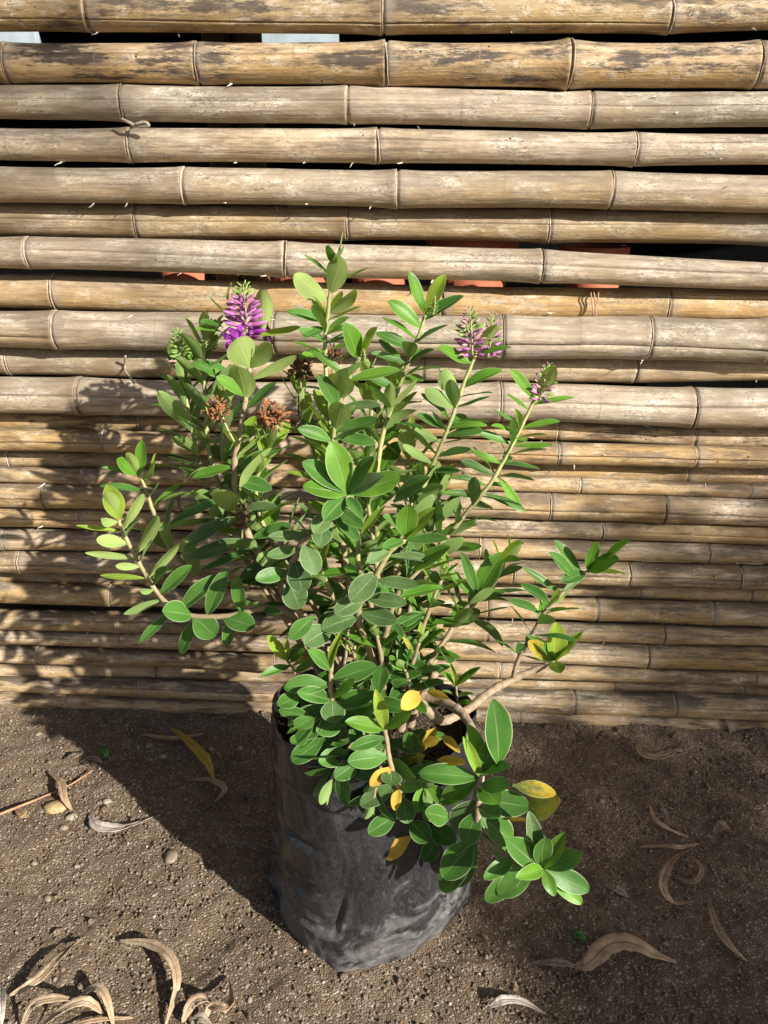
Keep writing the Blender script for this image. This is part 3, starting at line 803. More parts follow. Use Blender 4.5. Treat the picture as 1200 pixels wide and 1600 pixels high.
def ml(br, Yb, bu, bv_, tu, tv, wpx, age='mature', hint=None, dY=None):
    """leaf traced from base pixel to tip pixel; the part of a normal leaf's length that is not seen points to the viewer"""
    if age[-1] == '-': age = age[:-1]; hint = -CAMDIR+Vector((0, 0, -.1))
    best = min(CURVE[br.name], key=lambda q: (px(q)[0]-bu)**2+(px(q)[1]-bv_)**2); bx, by = px(best)
    off = math.hypot(bx-bu, by-bv_)
    if off < 26: bu, bv_, Yb = bx, by, best.y
    b = at_y(bu, bv_, Yb); t0 = at_y(tu, tv, Yb); Lp = (t0-b).length
    if dY is None:
        Lr = .050; dY = -math.sqrt(max(0, Lr*Lr-Lp*Lp))*.55-.004
    t = at_y(tu, tv, Yb+dY); D = t-b; L = D.length
    wd = wpx*depth((b+t)/2)/F0
    N = (hint if hint is not None else CAMDIR*.75+Vector((0, 0, .6)))+Vector((random.uniform(-.18, .18), random.uniform(-.18, .18), random.uniform(-.18, .18)))
    var_w = .46
    add_leaf(br, b, D, N, L*1.03, wd/(L*var_w), 'manual', age, True)

def mls(br, Y, L):
    for a in L: ml(br, Y, *a)
# --- tall stems at the back, autopopulated
A = leafy([(602,1112,-.372),(575,980,-.34),(540,820,-.29),(516,660,-.25),(508,560,-.235),(514,470,-.225),(528,405,-.22)], t0=.20, t1=.66, tip=False, L=.058, ages=('young','fresh','mature'))
Cc = leafy([(625,1112,-.365),(600,960,-.33),(588,800,-.29),(596,690,-.26),(625,600,-.24),(652,530,-.225),(664,492,-.22)], t0=.20, t1=.78, tip=False, L=.060, ages=('fresh','fresh','mature'))
Dd = leafy([(640,1115,-.365),(618,980,-.34),(622,860,-.30),(662,760,-.265),(700,670,-.24),(728,590,-.225),(745,552,-.22)], t0=.20, t1=.62, tip=False, L=.055, ages=('fresh','mature','mature'), tipage='fresh', sp=.021)
Ee = leafy([(650,1118,-.37),(636,1000,-.35),(655,900,-.315),(710,825,-.28),(768,752,-.255),(808,680,-.235),(838,618,-.225)], t0=.22, t1=.60, tip=False, L=.052, ages=('fresh','fresh','mature'), tipage='fresh', sp=.021)
B = leafy([(585,1115,-.385),(552,960,-.36),(530,800,-.33),(521,700,-.305),(528,640,-.30),(548,585,-.295),(562,558,-.295)], t0=.25, t1=.66, tip=False, L=.056, ages=('young','fresh','mature'), kind='broad', ws=.95)
G = leafy([(548,1108,-.385),(515,1030,-.375),(462,957,-.36),(425,890,-.34),(392,845,-.325),(372,780,-.31),(366,730,-.30),(374,680,-.295),(384,625,-.29),(390,575,-.285)], r0=.0065, r1=.0025, mat='bark', t0=.34, t1=.82, tip=False, L=.062, ages=('young','mature','mature'), sp=.025, kind='narrow', ws=1.15)
Hh = leafy([(540,1108,-.37),(470,960,-.33),(405,850,-.29),(352,740,-.255),(352,640,-.23),(372,575,-.215),(384,528,-.21)], t0=.38, t1=.86, tip=False, L=.058, sp=.018, ws=.9, ages=('fresh','mature','mature'))
Ii = leafy([(535,1108,-.37),(450,975,-.33),(380,870,-.29),(322,760,-.25),(300,670,-.225),(288,610,-.21),(282,575,-.205)], t0=.45, L=.058, sp=.017, ws=.9, ages=('fresh','fresh','mature'), tipage='fresh')
I2 = leafy([(452,962,-.33),(375,830,-.28),(330,720,-.245),(322,640,-.225),(318,560,-.21),(325,525,-.205)], t0=.40, L=.055, sp=.018, ws=.9, ages=('fresh','mature','mature'))
J1 = leafy([(470,975,-.36),(390,940,-.335),(310,900,-.30),(262,850,-.275),(238,795,-.26),(224,755,-.25),(216,742,-.245)], t0=.40, t1=.78, tip=False, L=.05, ages=('fresh','mature','mature'), sp=.027, tipage='fresh')
J2 = leafy([(476,968,-.385),(420,950,-.385),(360,962,-.385),(300,962,-.38),(262,944,-.37),(232,905,-.36),(206,858,-.35),(188,822,-.345),(186,812,-.34)], t0=.99, t1=.90, tip=False, L=.047, ages=('young','young','fresh'), sp=.022, phi0=10, a_lo=62)
Ll = leafy([(638,1105,-.40),(662,1052,-.395),(700,992,-.375),(728,950,-.36),(748,928,-.355)], t0=.15, L=.050, ages=('fresh','mature','mature'), sp=.018, tipage='fresh')
L2 = leafy([(650,1100,-.385),(690,1010,-.35),(740,945,-.31),(778,900,-.29),(796,868,-.28)], t0=.2, L=.046, ages=('fresh','mature','mature'), sp=.02)
# fill in the middle of the bush
for pts, LL in (
  ([(610,1110,-.37),(600,1000,-.345),(590,900,-.33),(580,820,-.32),(570,740,-.31)], .056),
  ([(630,1110,-.355),(640,1000,-.32),(660,900,-.29),(680,820,-.27),(688,760,-.26)], .054),
  ([(590,1110,-.35),(560,1000,-.31),(540,900,-.275),(520,800,-.25),(490,700,-.235),(470,610,-.225)], .058),
  ([(640,1110,-.39),(648,1060,-.385),(655,1000,-.375),(672,950,-.37),(690,905,-.365)], .046),
  ([(605,1110,-.39),(604,1060,-.39),(612,1000,-.385),(625,950,-.38)], .045),
  ([(560,1110,-.37),(520,1000,-.35),(460,900,-.325),(415,830,-.305),(400,760,-.295),(420,700,-.29)], .058),
  ([(615,1110,-.35),(640,960,-.30),(650,860,-.27),(640,760,-.25),(640,690,-.24)], .056),
  ([(610,1110,-.36),(575,960,-.32),(560,840,-.29),(575,720,-.265),(580,640,-.25),(576,590,-.245)], .056),
  ([(580,1110,-.40),(560,1060,-.425),(552,1015,-.43)], .042), ([(620,1110,-.40),(640,1050,-.42),(655,1005,-.425)], .042), ([(600,1100,-.40),(598,1040,-.43),(588,990,-.44)], .042),
  ([(560,1000,-.41),(522,935,-.42),(500,885,-.42)], .046), ([(600,1000,-.41),(620,930,-.42),(662,885,-.42)], .046), ([(585,960,-.40),(560,880,-.41),(562,830,-.41)], .046)):
    leafy(pts, t0=.10, L=LL, ages=('fresh','mature','mature'), sp=.024)
mls(A[0], -.222, ((537,402,540,366,14,'young'),(515,415,517,381,21,'fresh'),(516,464,530,404,35,'young-'),(522,410,534,386,26,'fresh'),(509,435,476,396,15,'fresh'),(509,474,459,432,33,'young-'),(537,445,577,421,9,'young'),(510,490,564,456,19,'young-'),(506,505,450,485,22,'mature'),(516,502,565,481,10,'young'),(506,512,476,520,20,'mature'),(510,522,546,506,14,'fresh'),(508,538,470,512,15,'mature'),(505,545,470,556,16,'fresh'),(510,535,545,530,14,'mature')))
mls(B[0], -.297, ((532,627,532,580,43,'young-'),(525,672,537,626,37,'young-'),(555,592,542,568,45,'fresh-'),(560,562,547,511,33,'fresh'),(572,560,587,512,17,'young'),(560,602,620,572,22,'fresh'),(527,582,487,547,15,'fresh'),(527,640,503,588,26,'mature'),(525,672,590,660,28,'mature'),(528,640,590,628,18,'grey'),(522,690,470,668,20,'mature'),(524,685,585,692,20,'mature')))
mls(Cc[0], -.222, ((662,492,640,426,21,'fresh'),(665,490,694,431,23,'young'),(662,502,720,460,27,'mature'),(656,511,614,469,25,'fresh'),(645,525,600,495,19,'fresh'),(646,532,695,505,15,'mature'),(635,545,590,520,23,'mature'),(630,570,669,542,19,'mature'),(627,567,587,547,13,'mature'),(622,590,662,575,16,'fresh'),(614,612,575,585,18,'mature')))
mls(Dd[0], -.226, ((736,569,686,543,27,'fresh'),(752,552,775,505,19,'young-'),(749,560,795,540,15,'fresh'),(722,614,682,578,29,'fresh-'),(728,604,776,573,19,'fresh'),(708,641,667,608,23,'fresh-'),(715,633,766,622,10,'mature'),(695,670,650,649,15,'mature'),(702,668,753,658,13,'fresh'),(698,684,752,671,18,'mature'),(685,695,645,670,15,'fresh-'),(682,712,733,700,14,'mature'),(668,719,629,695,14,'fresh-'),(666,737,717,734,10,'mature')))
mls(Ee[0], -.232, ((836,625,806,579,19,'fresh'),(842,622,868,572,23,'young-'),(839,633,893,617,11,'fresh'),(832,646,790,620,19,'fresh'),(819,665,769,645,13,'mature'),(816,681,774,661,17,'fresh'),(825,676,871,654,13,'fresh'),(798,698,752,671,15,'mature'),(804,700,861,699,10,'fresh'),(782,724,733,706,14,'fresh'),(790,725,842,730,11,'mature'),(775,740,720,722,14,'mature'),(766,763,711,740,13,'fresh'),(781,750,816,794,15,'fresh'),(766,773,822,797,12,'mature'),(752,782,699,765,14,'fresh')))
mls(Hh[0], -.218, ((353,493,330,467,23,'fresh'),(410,520,413,450,28,'young-'),(357,470,357,440,13,'young'),(350,513,318,497,15,'mature'),(348,520,310,508,13,'fresh'),(405,533,470,517,11,'young'),(362,587,303,567,27,'mature')))
mls(G[0], -.287, ((397,565,367,527,47,'young-'),(383,625,375,567,43,'young-'),(398,595,462,557,15,'young-'),(397,567,425,537,27,'young-'),(386,622,346,588,20,'fresh'),(388,640,432,600,20,'mature')))
mls(J2[0], -.347, ((187,812,172,766,31,'young'),(186,812,166,770,22,'young-'),(186,815,152,817,15,'young-'),(185,830,122,824,9,'young'),(204,847,150,842,20,'young-'),(212,870,136,864,11,'young-'),(220,882,180,885,12,'young-'),(226,905,160,901,10,'young'),(244,917,216,927,11,'fresh-'),(245,939,194,959,12,'fresh-'),(196,827,224,772,14,'young-'),(216,865,255,804,21,'young-'),(202,840,212,810,15,'mature'),(221,875,240,847,17,'mature'),(234,900,277,852,15,'young-'),(237,912,257,887,18,'mature'),(250,927,292,885,21,'mature')))
mls(J1[0], -.25, ((220,743,223,688,19,'fresh'),(215,740,200,705,15,'young-'),(212,743,182,718,23,'fresh'),(213,748,163,728,10,'fresh'),(218,753,247,722,17,'young-'),(222,765,248,710,6,'young'),(223,767,157,757,15,'mature'),(228,780,252,758,17,'mature'),(243,793,277,755,9,'fresh')))
def ranks(pts, L, sp, ages):
    o, cur = leafy(pts, r0=.0012, r1=.0010, t0=.05, t1=.97, L=L, sp=sp, ages=ages, tip=False, phi0=60, drop=.25, a_lo=70, a_hi=45)
ranks([(512,640,-.25),(508,560,-.235),(513,480,-.225)], .042, .015, ('fresh','fresh','mature'))
ranks([(596,690,-.26),(625,600,-.24),(652,530,-.225)], .048, .016, ('fresh','fresh','mature'))
ranks([(662,760,-.265),(700,670,-.24),(728,590,-.225)], .044, .016, ('fresh','mature','mature'))
ranks([(710,825,-.28),(768,752,-.255),(815,668,-.235)], .042, .016, ('fresh','mature','fresh'))
ranks([(530,800,-.33),(521,700,-.305),(528,640,-.30)], .048, .016, ('fresh','mature','mature'))
# rightmost branch N with its woody arm
N0, _ = branch([(655,1090,-.41),(668,1112,-.43),(692,1126,-.435),(728,1110,-.42),(770,1078,-.40),(815,1055,-.385),(850,1041,-.375),(866,1032,-.37)], .0062, .0034, M['bark'])
N1 = leafy([(803,1058,-.39),(810,1030,-.385),(832,992,-.38),(850,958,-.375),(880,925,-.37),(905,900,-.365),(920,893,-.36)], r0=.0030, r1=.0022, mat='bark', t0=.18, t1=.62, L=.040, sp=.015, ages=('fresh','mature','fresh'), tip=False, kind='narrow', ws=.9)[0]
for a in ((905,889,870,846,20,'mature'),(890,894,867,865,22,'mature'),(920,891,926,843,26,'fresh'),(921,895,959,870,33,'fresh'),(945,875,974,843,17,'fresh'),(920,897,971,891,9,'young'),(918,898,882,906,22,'mature'),(920,908,884,921,10,'grey'),(866,922,824,888,14,'mature'),(852,936,821,913,14,'mature'),(834,957,800,936,12,'mature'),(848,950,887,953,6,'fresh')):
    ml(N1, -.365, *a)
for a in ((869,1032,872,978,31,'young'),(884,1017,903,991,15,'young'),(866,1035,876,1050,24,'young'),(866,1033,890,1022,18,'young'),(860,1029,824,1002,24,'yellowing'),(862,1028,839,996,16,'fresh')):
    ml(N0, -.37, *a)
for a in ((747,930,777,870,34,'fresh'),(738,936,695,880,17,'fresh'),(780,879,804,844,22,'young'),(745,930,725,868,18,'mature'),(782,882,802,868,14,'fresh')):
    ml(Ll[0], -.36, *a)
# front rosette F on the left woody stem
Fb, _ = branch([(478,975,-.40),(452,918,-.405),(462,866,-.42),(480,842,-.43),(515,805,-.445),(545,772,-.455)], .0042, .0028, M['bark'])
for a in ((539,762,521,695,43,'fresh'),(533,759,481,719,35,'mature'),(542,773,477,759,36,'fresh'),(550,775,627,748,38,'fresh'),(545,768,581,715,26,'mature'),(551,772,590,742,25,'grey'),(545,782,508,807,32,'mature'),(547,780,562,799,18,'mature')):
    ml(Fb, -.455, *a)
for a in ((530,807,492,827,30,'grey'),(508,818,500,849,32,'grey'),(479,831,420,841,20,'grey'),(478,853,495,894,33,'grey'),(465,878,474,925,38,'grey'),(451,909,468,949,40,'grey'),(470,860,418,872,22,'grey'),(455,890,400,905,24,'mature'),(525,800,566,822,22,'mature'),(484,838,456,812,20,'mature'),(500,822,470,790,20,'mature'),(520,797,560,840,22,'mature')):
    ml(Fb, -.425, *a)
# rosette K, drooping leaves below it
Kb, _ = branch([(600,1080,-.41),(575,1010,-.425),(560,960,-.44),(580,915,-.45),(606,866,-.45),(634,842,-.45)], .0040, .0026, M['greenstem'])
for a in ((635,840,638,785,34,'fresh'),(637,841,672,796,22,'young'),(631,841,608,805,28,'mature'),(641,853,698,841,16,'mature'),(640,852,604,850,17,'mature'),(644,892,696,855,30,'fresh'),(615,868,576,875,20,'grey'),(613,878,678,870,14,'grey'),(587,895,550,939,38,'grey'),(589,911,654,916,19,'grey'),(569,938,631,940,24,'grey'),(553,957,618,970,28,'grey'),(567,935,525,957,32,'grey'),(542,963,505,980,36,'grey'),(519,980,477,1004,38,'grey'),(491,963,454,997,28,'mature'),(615,785,659,745,30,'mature')):
    ml(Kb, -.45, *a)
# low left leaves of the arching stem J2
for a in ((297,972,258,952,37,'mature'),(300,963,338,995,38,'mature'),(350,960,395,977,34,'mature'),(302,987,280,1022,21,'mature'),(363,983,352,1010,19,'mature'),(260,973,223,1002,13,'mature'),(320,957,347,897,28,'mature'),(285,947,333,900,25,'mature'),(377,952,368,907,23,'mature'),(403,953,390,933,16,'mature'),(408,957,440,960,16,'mature')):
    ml(J2[0], -.39, *a)
for a in ((383,850,297,875,32,'grey'),(363,817,277,847,28,'grey'),(360,780,260,813,20,'mature'),(383,867,320,893,15,'mature'),(447,873,373,897,28,'grey'),(368,735,432,700,26,'mature'),(366,752,422,762,24,'mature'),(374,800,428,790,24,'grey'),(392,840,452,820,20,'mature'),(364,728,300,742,20,'fresh')):
    ml(G[0], -.335, *a)
# front low stems P, Q
Pb, _ = branch([(560,1150,-.43),(535,1128,-.455),(520,1095,-.465),(516,1062,-.465),(518,1035,-.46)], .0038, .0024, M['greenstem'])
for a in ((517,1045,523,1000,13,'young'),(512,1045,493,1018,23,'mature'),(511,1070,448,1069,32,'mature'),(523,1063,583,1040,31,'mature'),(518,1093,521,1130,38,'grey'),(469,1087,436,1102,26,'mature'),(532,1099,584,1084,29,'mature'),(530,1090,560,1065,20,'fresh')):
    ml(Pb, -.465, *a)
for a in ((499,1111,449,1132,29,'mature'),(523,1132,529,1180,37,'grey'),(508,1153,458,1189,30,'mature'),(523,1186,475,1241,33,'mature'),(544,1210,500,1274,35,'mature'),(571,1222,542,1277,33,'mature'),(541,1201,592,1210,28,'grey'),(540,1150,505,1165,28,'mature'),(545,1140,580,1120,24,'mature'),(560,1190,525,1215,28,'mature')):
    ml(Pb, -.485, *a)
mls(Pb, -.478, ((490,1120,462,1140,28,'mature'),(500,1100,470,1080,24,'mature'),(548,1165,590,1150,26,'mature'),(545,1175,500,1190,30,'mature'),(552,1120,588,1100,26,'mature'),(480,1150,455,1165,24,'mature'),(560,1215,600,1235,30,'mature'),(535,1130,500,1140,30,'mature'),(556,1180,596,1190,26,'grey')))
Qb, _ = branch([(618,1160,-.43),(628,1240,-.49),(622,1228,-.505),(612,1200,-.505),(606,1165,-.495),(601,1140,-.49)], .0034, .0024, M['greenstem'])
for a in ((602,1140,592,1090,21,'young'),(598,1141,547,1126,25,'fresh'),(604,1140,647,1111,19,'fresh'),(600,1153,550,1168,22,'mature'),(616,1174,667,1147,30,'mature'),(614,1166,586,1171,28,'grey'),(607,1180,546,1189,32,'mature'),(637,1186,677,1144,24,'yellowing'),(611,1201,611,1230,32,'grey'),(628,1219,671,1198,24,'mature'),(622,1232,656,1226,18,'mature'),(628,1246,638,1285,31,'mature'),(640,1282,671,1315,32,'mature'),(620,1273,577,1303,29,'mature'),(616,1228,565,1258,27,'grey')):
    ml(Qb, -.50, *a)
for a in ((644,1306,598,1342,25,'yellow'),(610,1198,580,1226,22,'yellow'),(622,1231,616,1263,16,'yellow'),(658,1081,630,1104,26,'yellow'),(668,1081,696,1088,13,'yellow'),(683,1188,720,1188,17,'yellow'),(660,1165,690,1150,16,'yellow'),(640,1200,668,1180,14,'yellowing'),(690,1150,712,1166,14,'yellow'),(682,1249,646,1258,24,'mature'),(673,1294,707,1312,34,'mature'),(682,1315,664,1345,28,'mature'),(690,1262,660,1282,24,'mature')):
    ml(Qb, -.495, *a)
# drooping front branch O and its end rosette
Ob, _ = branch([(652,1085,-.41),(680,1092,-.42),(708,1104,-.44),(728,1122,-.46),(741,1150,-.485),(752,1180,-.50),(748,1260,-.535),(744,1310,-.54)], .0060, .0032, M['bark'])
for a in ((735,1214,739,1142,33,'fresh'),(734,1212,732,1163,17,'young'),(742,1213,773,1148,32,'mature'),(779,1196,781,1107,47,'mature'),(729,1214,660,1205,32,'mature'),(734,1218,687,1253,31,'fresh'),(739,1222,776,1249,38,'fresh'),(766,1206,790,1196,26,'mature'),(770,1225,797,1228,28,'mature'),(762,1253,824,1261,40,'mature'),(745,1247,711,1302,49,'grey'),(748,1270,725,1319,36,'mature'),(702,1278,667,1270,32,'mature'),(752,1273,807,1315,41,'mature'),(743,1312,696,1366,45,'mature'),(742,1325,689,1390,42,'mature'),(750,1330,706,1392,40,'mature'),(818,1267,876,1253,46,'yellowing'),(801,1227,866,1239,27,'yellowing'),(787,1278,828,1285,9,'yellow'),(755,1255,780,1275,30,'mature')):
    ml(Ob, -.525, *a)
Ob2, _ = branch([(746,1300,-.54),(775,1325,-.555),(812,1345,-.565),(848,1357,-.57)], .0030, .0024, M['greenstem'])
for a in ((844,1346,800,1315,37,'mature'),(846,1340,835,1287,29,'grey'),(850,1342,852,1301,29,'mature'),(854,1349,876,1311,25,'fresh'),(858,1358,912,1332,30,'mature'),(858,1363,916,1389,33,'mature'),(852,1366,903,1409,24,'fresh'),(845,1365,866,1397,20,'fresh'),(854,1358,821,1366,23,'fresh'),(830,1372,781,1397,35,'mature'),(818,1363,762,1406,31,'mature'),(797,1358,762,1369,24,'mature'),(750,1304,824,1356,33,'mature')):
    ml(Ob2, -.565, *a)
# small sprouts
Rb, _ = branch([(475,1090,-.43),(462,1052,-.43),(450,1034,-.43)], .0018, .0014, M['greenstem'])
for a in ((448,1030,416,990,18,'young'),(449,1030,447,990,8,'young'),(454,1033,481,1015,14,'fresh'),(457,1039,413,1051,15,'mature'),(463,1048,493,1033,17,'fresh'),(452,1030,466,1005,12,'mature')):
    ml(Rb, -.43, *a)
Sb, _ = branch([(716,1108,-.39),(714,1090,-.39),(712,1072,-.39)], .0016, .0013, M['greenstem'])
for a in ((711,1072,688,1045,8,'fresh'),(712,1071,709,1045,8,'young'),(713,1072,740,1045,13,'fresh'),(714,1090,735,1082,10,'mature'),(713,1090,694,1078,10,'mature'),(715,1098,738,1098,9,'fresh')):
    ml(Sb, -.39, *a)
for pts in ([(590,1130,-.42),(562,1150,-.455),(532,1188,-.485),(516,1222,-.50)], [(610,1140,-.43),(600,1180,-.475),(590,1222,-.50),(584,1248,-.51)], [(640,1140,-.43),(654,1185,-.475),(664,1232,-.505)], [(560,1130,-.42),(512,1118,-.46),(478,1128,-.475)], [(600,1120,-.42),(572,1090,-.45),(556,1070,-.46)], [(640,1110,-.41),(640,1070,-.43),(632,1045,-.435)]):
    leafy(pts, r0=.0026, r1=.0018, t0=.22, L=.040, sp=.016, kind='broad', ws=.92, ages=('mature','mature','grey'), tipage='fresh', light=.3)
# woody bases and broken stubs
for pts, r0, r1 in (([(600,1135,-.385),(572,1085,-.395),(545,1052,-.40),(530,1040,-.40)], .0085, .006), ([(640,1135,-.385),(648,1100,-.40),(660,1080,-.41),(681,1052,-.42)], .0058, .0042),
                    ([(610,1140,-.385),(618,1090,-.38),(622,1040,-.375)], .006, .004), ([(625,1140,-.39),(632,1108,-.395),(640,1075,-.39)], .006, .004), ([(585,1130,-.39),(588,1085,-.39),(596,1045,-.385)], .0055, .0035),
                    ([(536,1052,-.42),(541,1015,-.43),(544,985,-.435)], .0022, .0016)):
    branch(pts, r0, r1, M['bark'])

# leaves into objects: the 300 that show largest are parts, the rest one mass
def shown(l):
    d = max(.2, depth(l[1])); return l[4]/d*(1.6 if l[9] else 1.0)*(1.0 if not l[9] else 1.2)-(l[1].y*.02)
order = sorted(range(len(LEAVES)), key=lambda i: -shown(LEAVES[i]))
solo = set(order[:298]); jv, jf, ju, jm = [], [], [], []
AG = list(LM)
for i, (br, p, D, N, L, ws, kind, var, age, man) in enumerate(LEAVES):
    kd = 'broad' if kind == 'manual' else kind
    Y = N.cross(D)
    if kind == 'manual': wsc = ws*.46/[.40, .44, .50, .36, .46, .55, .42, .48][var]
    else: wsc = ws
    m = Matrix((D*L, Y*L*wsc, N*L)).transposed().to_4x4(); m.translation = p
    if i in solo:
        o = bpy.data.objects.new('leaf', leaf_data(kd, var, age)); C.objects.link(o)
        o.parent = br; o.matrix_parent_inverse = (Matrix.Translation(shrub.location) @ br.matrix_parent_inverse).inverted()
        o.matrix_basis = m
    else:
        vs, fs, uvs = LV[(kd, var)]; b = len(jv)
        jv += [m @ Vector(q) for q in vs]; ju += uvs
        jf += [tuple(b+q for q in f) for f in fs]; jm += [AG.index(age)]*len(fs)
if jv:
    o = mesh('leaf_mass', jv, jf); o['kind'] = 'stuff'
    for k in AG: o.data.materials.append(LM[k])
    o.data.polygons.foreach_set('material_index', jm)
    uvl = o.data.uv_layers.new(name='UVMap'); li = np.empty(len(o.data.loops), np.int32); o.data.loops.foreach_get('vertex_index', li)
    uvl.data.foreach_set('uv', np.array(ju)[li].reshape(-1)); keep(o, shrub)
print('leaves', len(LEAVES))

# flower spikes
def bud_mesh(mat):
    prof = [(0, .04), (.2, .07), (.5, .125), (.75, .12), (.92, .06), (1.0, .01)]; n = 6; vs = []; 
    for (x, r) in prof:
        for k in range(n): vs.append((x, r*math.cos(k*math.pi/3), r*math.sin(k*math.pi/3)))
    fs = [(i*n+k, i*n+(k+1) % n, (i+1)*n+(k+1) % n, (i+1)*n+k) for i in range(len(prof)-1) for k in range(n)]
    me = bpy.data.meshes.new('flower_bud'); me.from_pydata(vs, [], fs); me.update(); me.polygons.foreach_set('use_smooth', [True]*len(fs)); me.materials.append(M[mat]); return me
BUD = {k: bud_mesh(k) for k in ('budgreen', 'budmid', 'budpink', 'petal', 'seed', 'seeddark')}
def floret_mesh():
    vs, fs = [], []
    for k in range(4):
        a = k*math.pi/2+.3; d = Vector((.35, math.cos(a)*.9, math.sin(a)*.9)); s = Vector((0, -math.sin(a), math.cos(a)))*.38; b = len(vs)
        vs += [Vector((.25, 0, 0)), Vector((.3, 0, 0))+d*.45-s*.8, Vector((.35, 0, 0))+d*.45+s*.8, d-s*.5, d+s*.5, d*1.12]
        fs += [(b, b+1, b+2), (b+1, b+3, b+4, b+2), (b+3, b+5, b+4)]
    me = bpy.data.meshes.new('open_floret'); me.from_pydata([tuple(v) for v in vs], [], fs); me.update(); me.materials.append(M['petal']); return me
FLO = floret_mesh()
def put(me, name, parent, p, D, L, wsc=1.0):
    D = D.normalized(); Y = D.orthogonal().normalized(); Z = D.cross(Y); m = Matrix((D*L, Y*L*wsc, Z*L*wsc)).transposed().to_4x4(); m.translation = p
    o = bpy.data.objects.new(name, me); C.objects.link(o); o.parent = parent
    o.matrix_parent_inverse = (Matrix.Translation(shrub.location) @ parent.matrix_parent_inverse).inverted(); o.matrix_basis = m
def spike(u0, v0, u1, v1, Y, width_px, scheme, n, label):
    b, t = at_y(u0, v0, Y), at_y(u1, v1, Y-.004); sp = spline([b, b.lerp(t, .5)+Vector((.001, -.001, 0)), t], 12)
    v, f = tube(sp, lambda q: .0016*(1-.6*q), 6); o = mesh('flower_spike', v, f, M['greenstem']); keep(o, shrub); o['label'] = label
    H = (t-b).length; Wd = width_px*depth(b)/F0/2
    for i in range(n):
        q = (i+.5)/n; p = b.lerp(t, q); T = (t-b).normalized(); ea = T.orthogonal(); eb = T.cross(ea)
        a = i*2.399+random.uniform(-.2, .2); rad = ea*math.cos(a)+eb*math.sin(a)
        prof = (.95 if q < .5 else .95-(q-.5)*1.35)
        L = Wd*prof*random.uniform(.85, 1.1)
        k = scheme(q); D = rad*1.0+T*(.25+.9*q)
        p0 = p+rad*.0012
        put(BUD[k], 'flower_bud', o, p0+rad*L*.1, D+Vector((random.uniform(-1, 1), random.uniform(-1, 1), random.uniform(-1, 1)))*.16, L*random.uniform(.8, 1.0), random.uniform(.85, 1.15))
        if k == 'petal' and i % 4 == 0 and q < .22: put(FLO, 'open_floret', o, p0+rad*L*.6, D, L*.55)
        if k in ('budpink', 'petal'):                      # green calyx at the foot of a coloured bud
            pass
rr_ = random.random
spike(386,530,380,444,-.222,66, lambda q: 'petal' if q < .22 else ('budpink' if q < .76 else 'budgreen'), 72, 'vivid purple flower spike, the fullest one')
spike(284,574,276,511,-.208,36, lambda q: 'budmid' if q < .25 and rr_() < .7 else 'budgreen', 66, 'pale green flower spike still in bud')
spike(738,556,733,480,-.222,46, lambda q: 'budpink' if q < .50 and rr_() < .5 else ('budmid' if rr_() < .4 else 'budgreen'), 76, 'pink and green flower spike')
spike(762,560,770,490,-.215,40, lambda q: 'budpink' if q < .7 and rr_() < .6 else ('budmid' if rr_() < .6 else 'budgreen'), 50, 'pink budded flower spike half behind a leaf')
spike(842,628,858,568,-.226,40, lambda q: 'budmid' if rr_() < .4 else ('budpink' if rr_() < .35 else 'budgreen'), 48, 'small pink budded flower spike at the end of the rightmost tall stem')
spike(676,492,680,462,-.232,12, lambda q: 'budgreen', 40, 'tiny green bud spike')
spike(569,566,568,545,-.305,10, lambda q: 'budgreen', 30, 'tiny green bud spike between two leaves')
spike(331,548,322,515,-.20,24, lambda q: 'budgreen', 40, 'short green flower spike in bud')
# dry seed heads
def seed_head(u, v, Y, w, h, kind, n, label, stalk=None):
    c = at_y(u, v, Y); s = depth(c)/F0
    b = at_y(*(stalk or (u, v+h*.8)), Y)
    vv, ff = tube(spline([b, b.lerp(c, .5), c+Vector((0, 0, h*s*.35))], 10), .0014, 6); o = mesh('seed_head', vv, ff, M['greenstem']); keep(o, shrub); o['label'] = label
    n = int(n*2.6)
    for i in range(n):
        q = (i+.5)/n; a = i*2.399+random.uniform(-.5, .5); zz = 1-2*q; rr = math.sqrt(1-zz*zz)
        d = Vector((math.cos(a)*rr*w, math.sin(a)*rr*w, zz*h))*s*.5
        put(BUD[kind if random.random() < .8 else ('seeddark' if kind == 'seed' else 'seed')], 'dry_capsule', o, c+d*random.uniform(.15, .88), d+Vector((random.uniform(-1, 1), random.uniform(-1, 1), random.uniform(-.6, 1)))*.020, max(.005, d.length*random.uniform(.25, .48)), random.uniform(1.2, 2.6))
seed_head(340, 640, -.325, 40, 42, 'seed', 46, 'dark brown dried seed head', (366, 690))
seed_head(425, 650, -.325, 54, 48, 'seed', 60, 'rust brown dried seed head, the largest', (388, 690))
seed_head(470, 576, -.25, 46, 40, 'seeddark', 50, 'dark dried seed head behind the leaves')
seed_head(520, 556, -.225, 40, 36, 'seeddark', 44, 'dark dried seed head on the tall stem')
seed_head(378, 806, -.345, 18, 50, 'seeddark', 36, 'withered black flower remains along the woody stem')

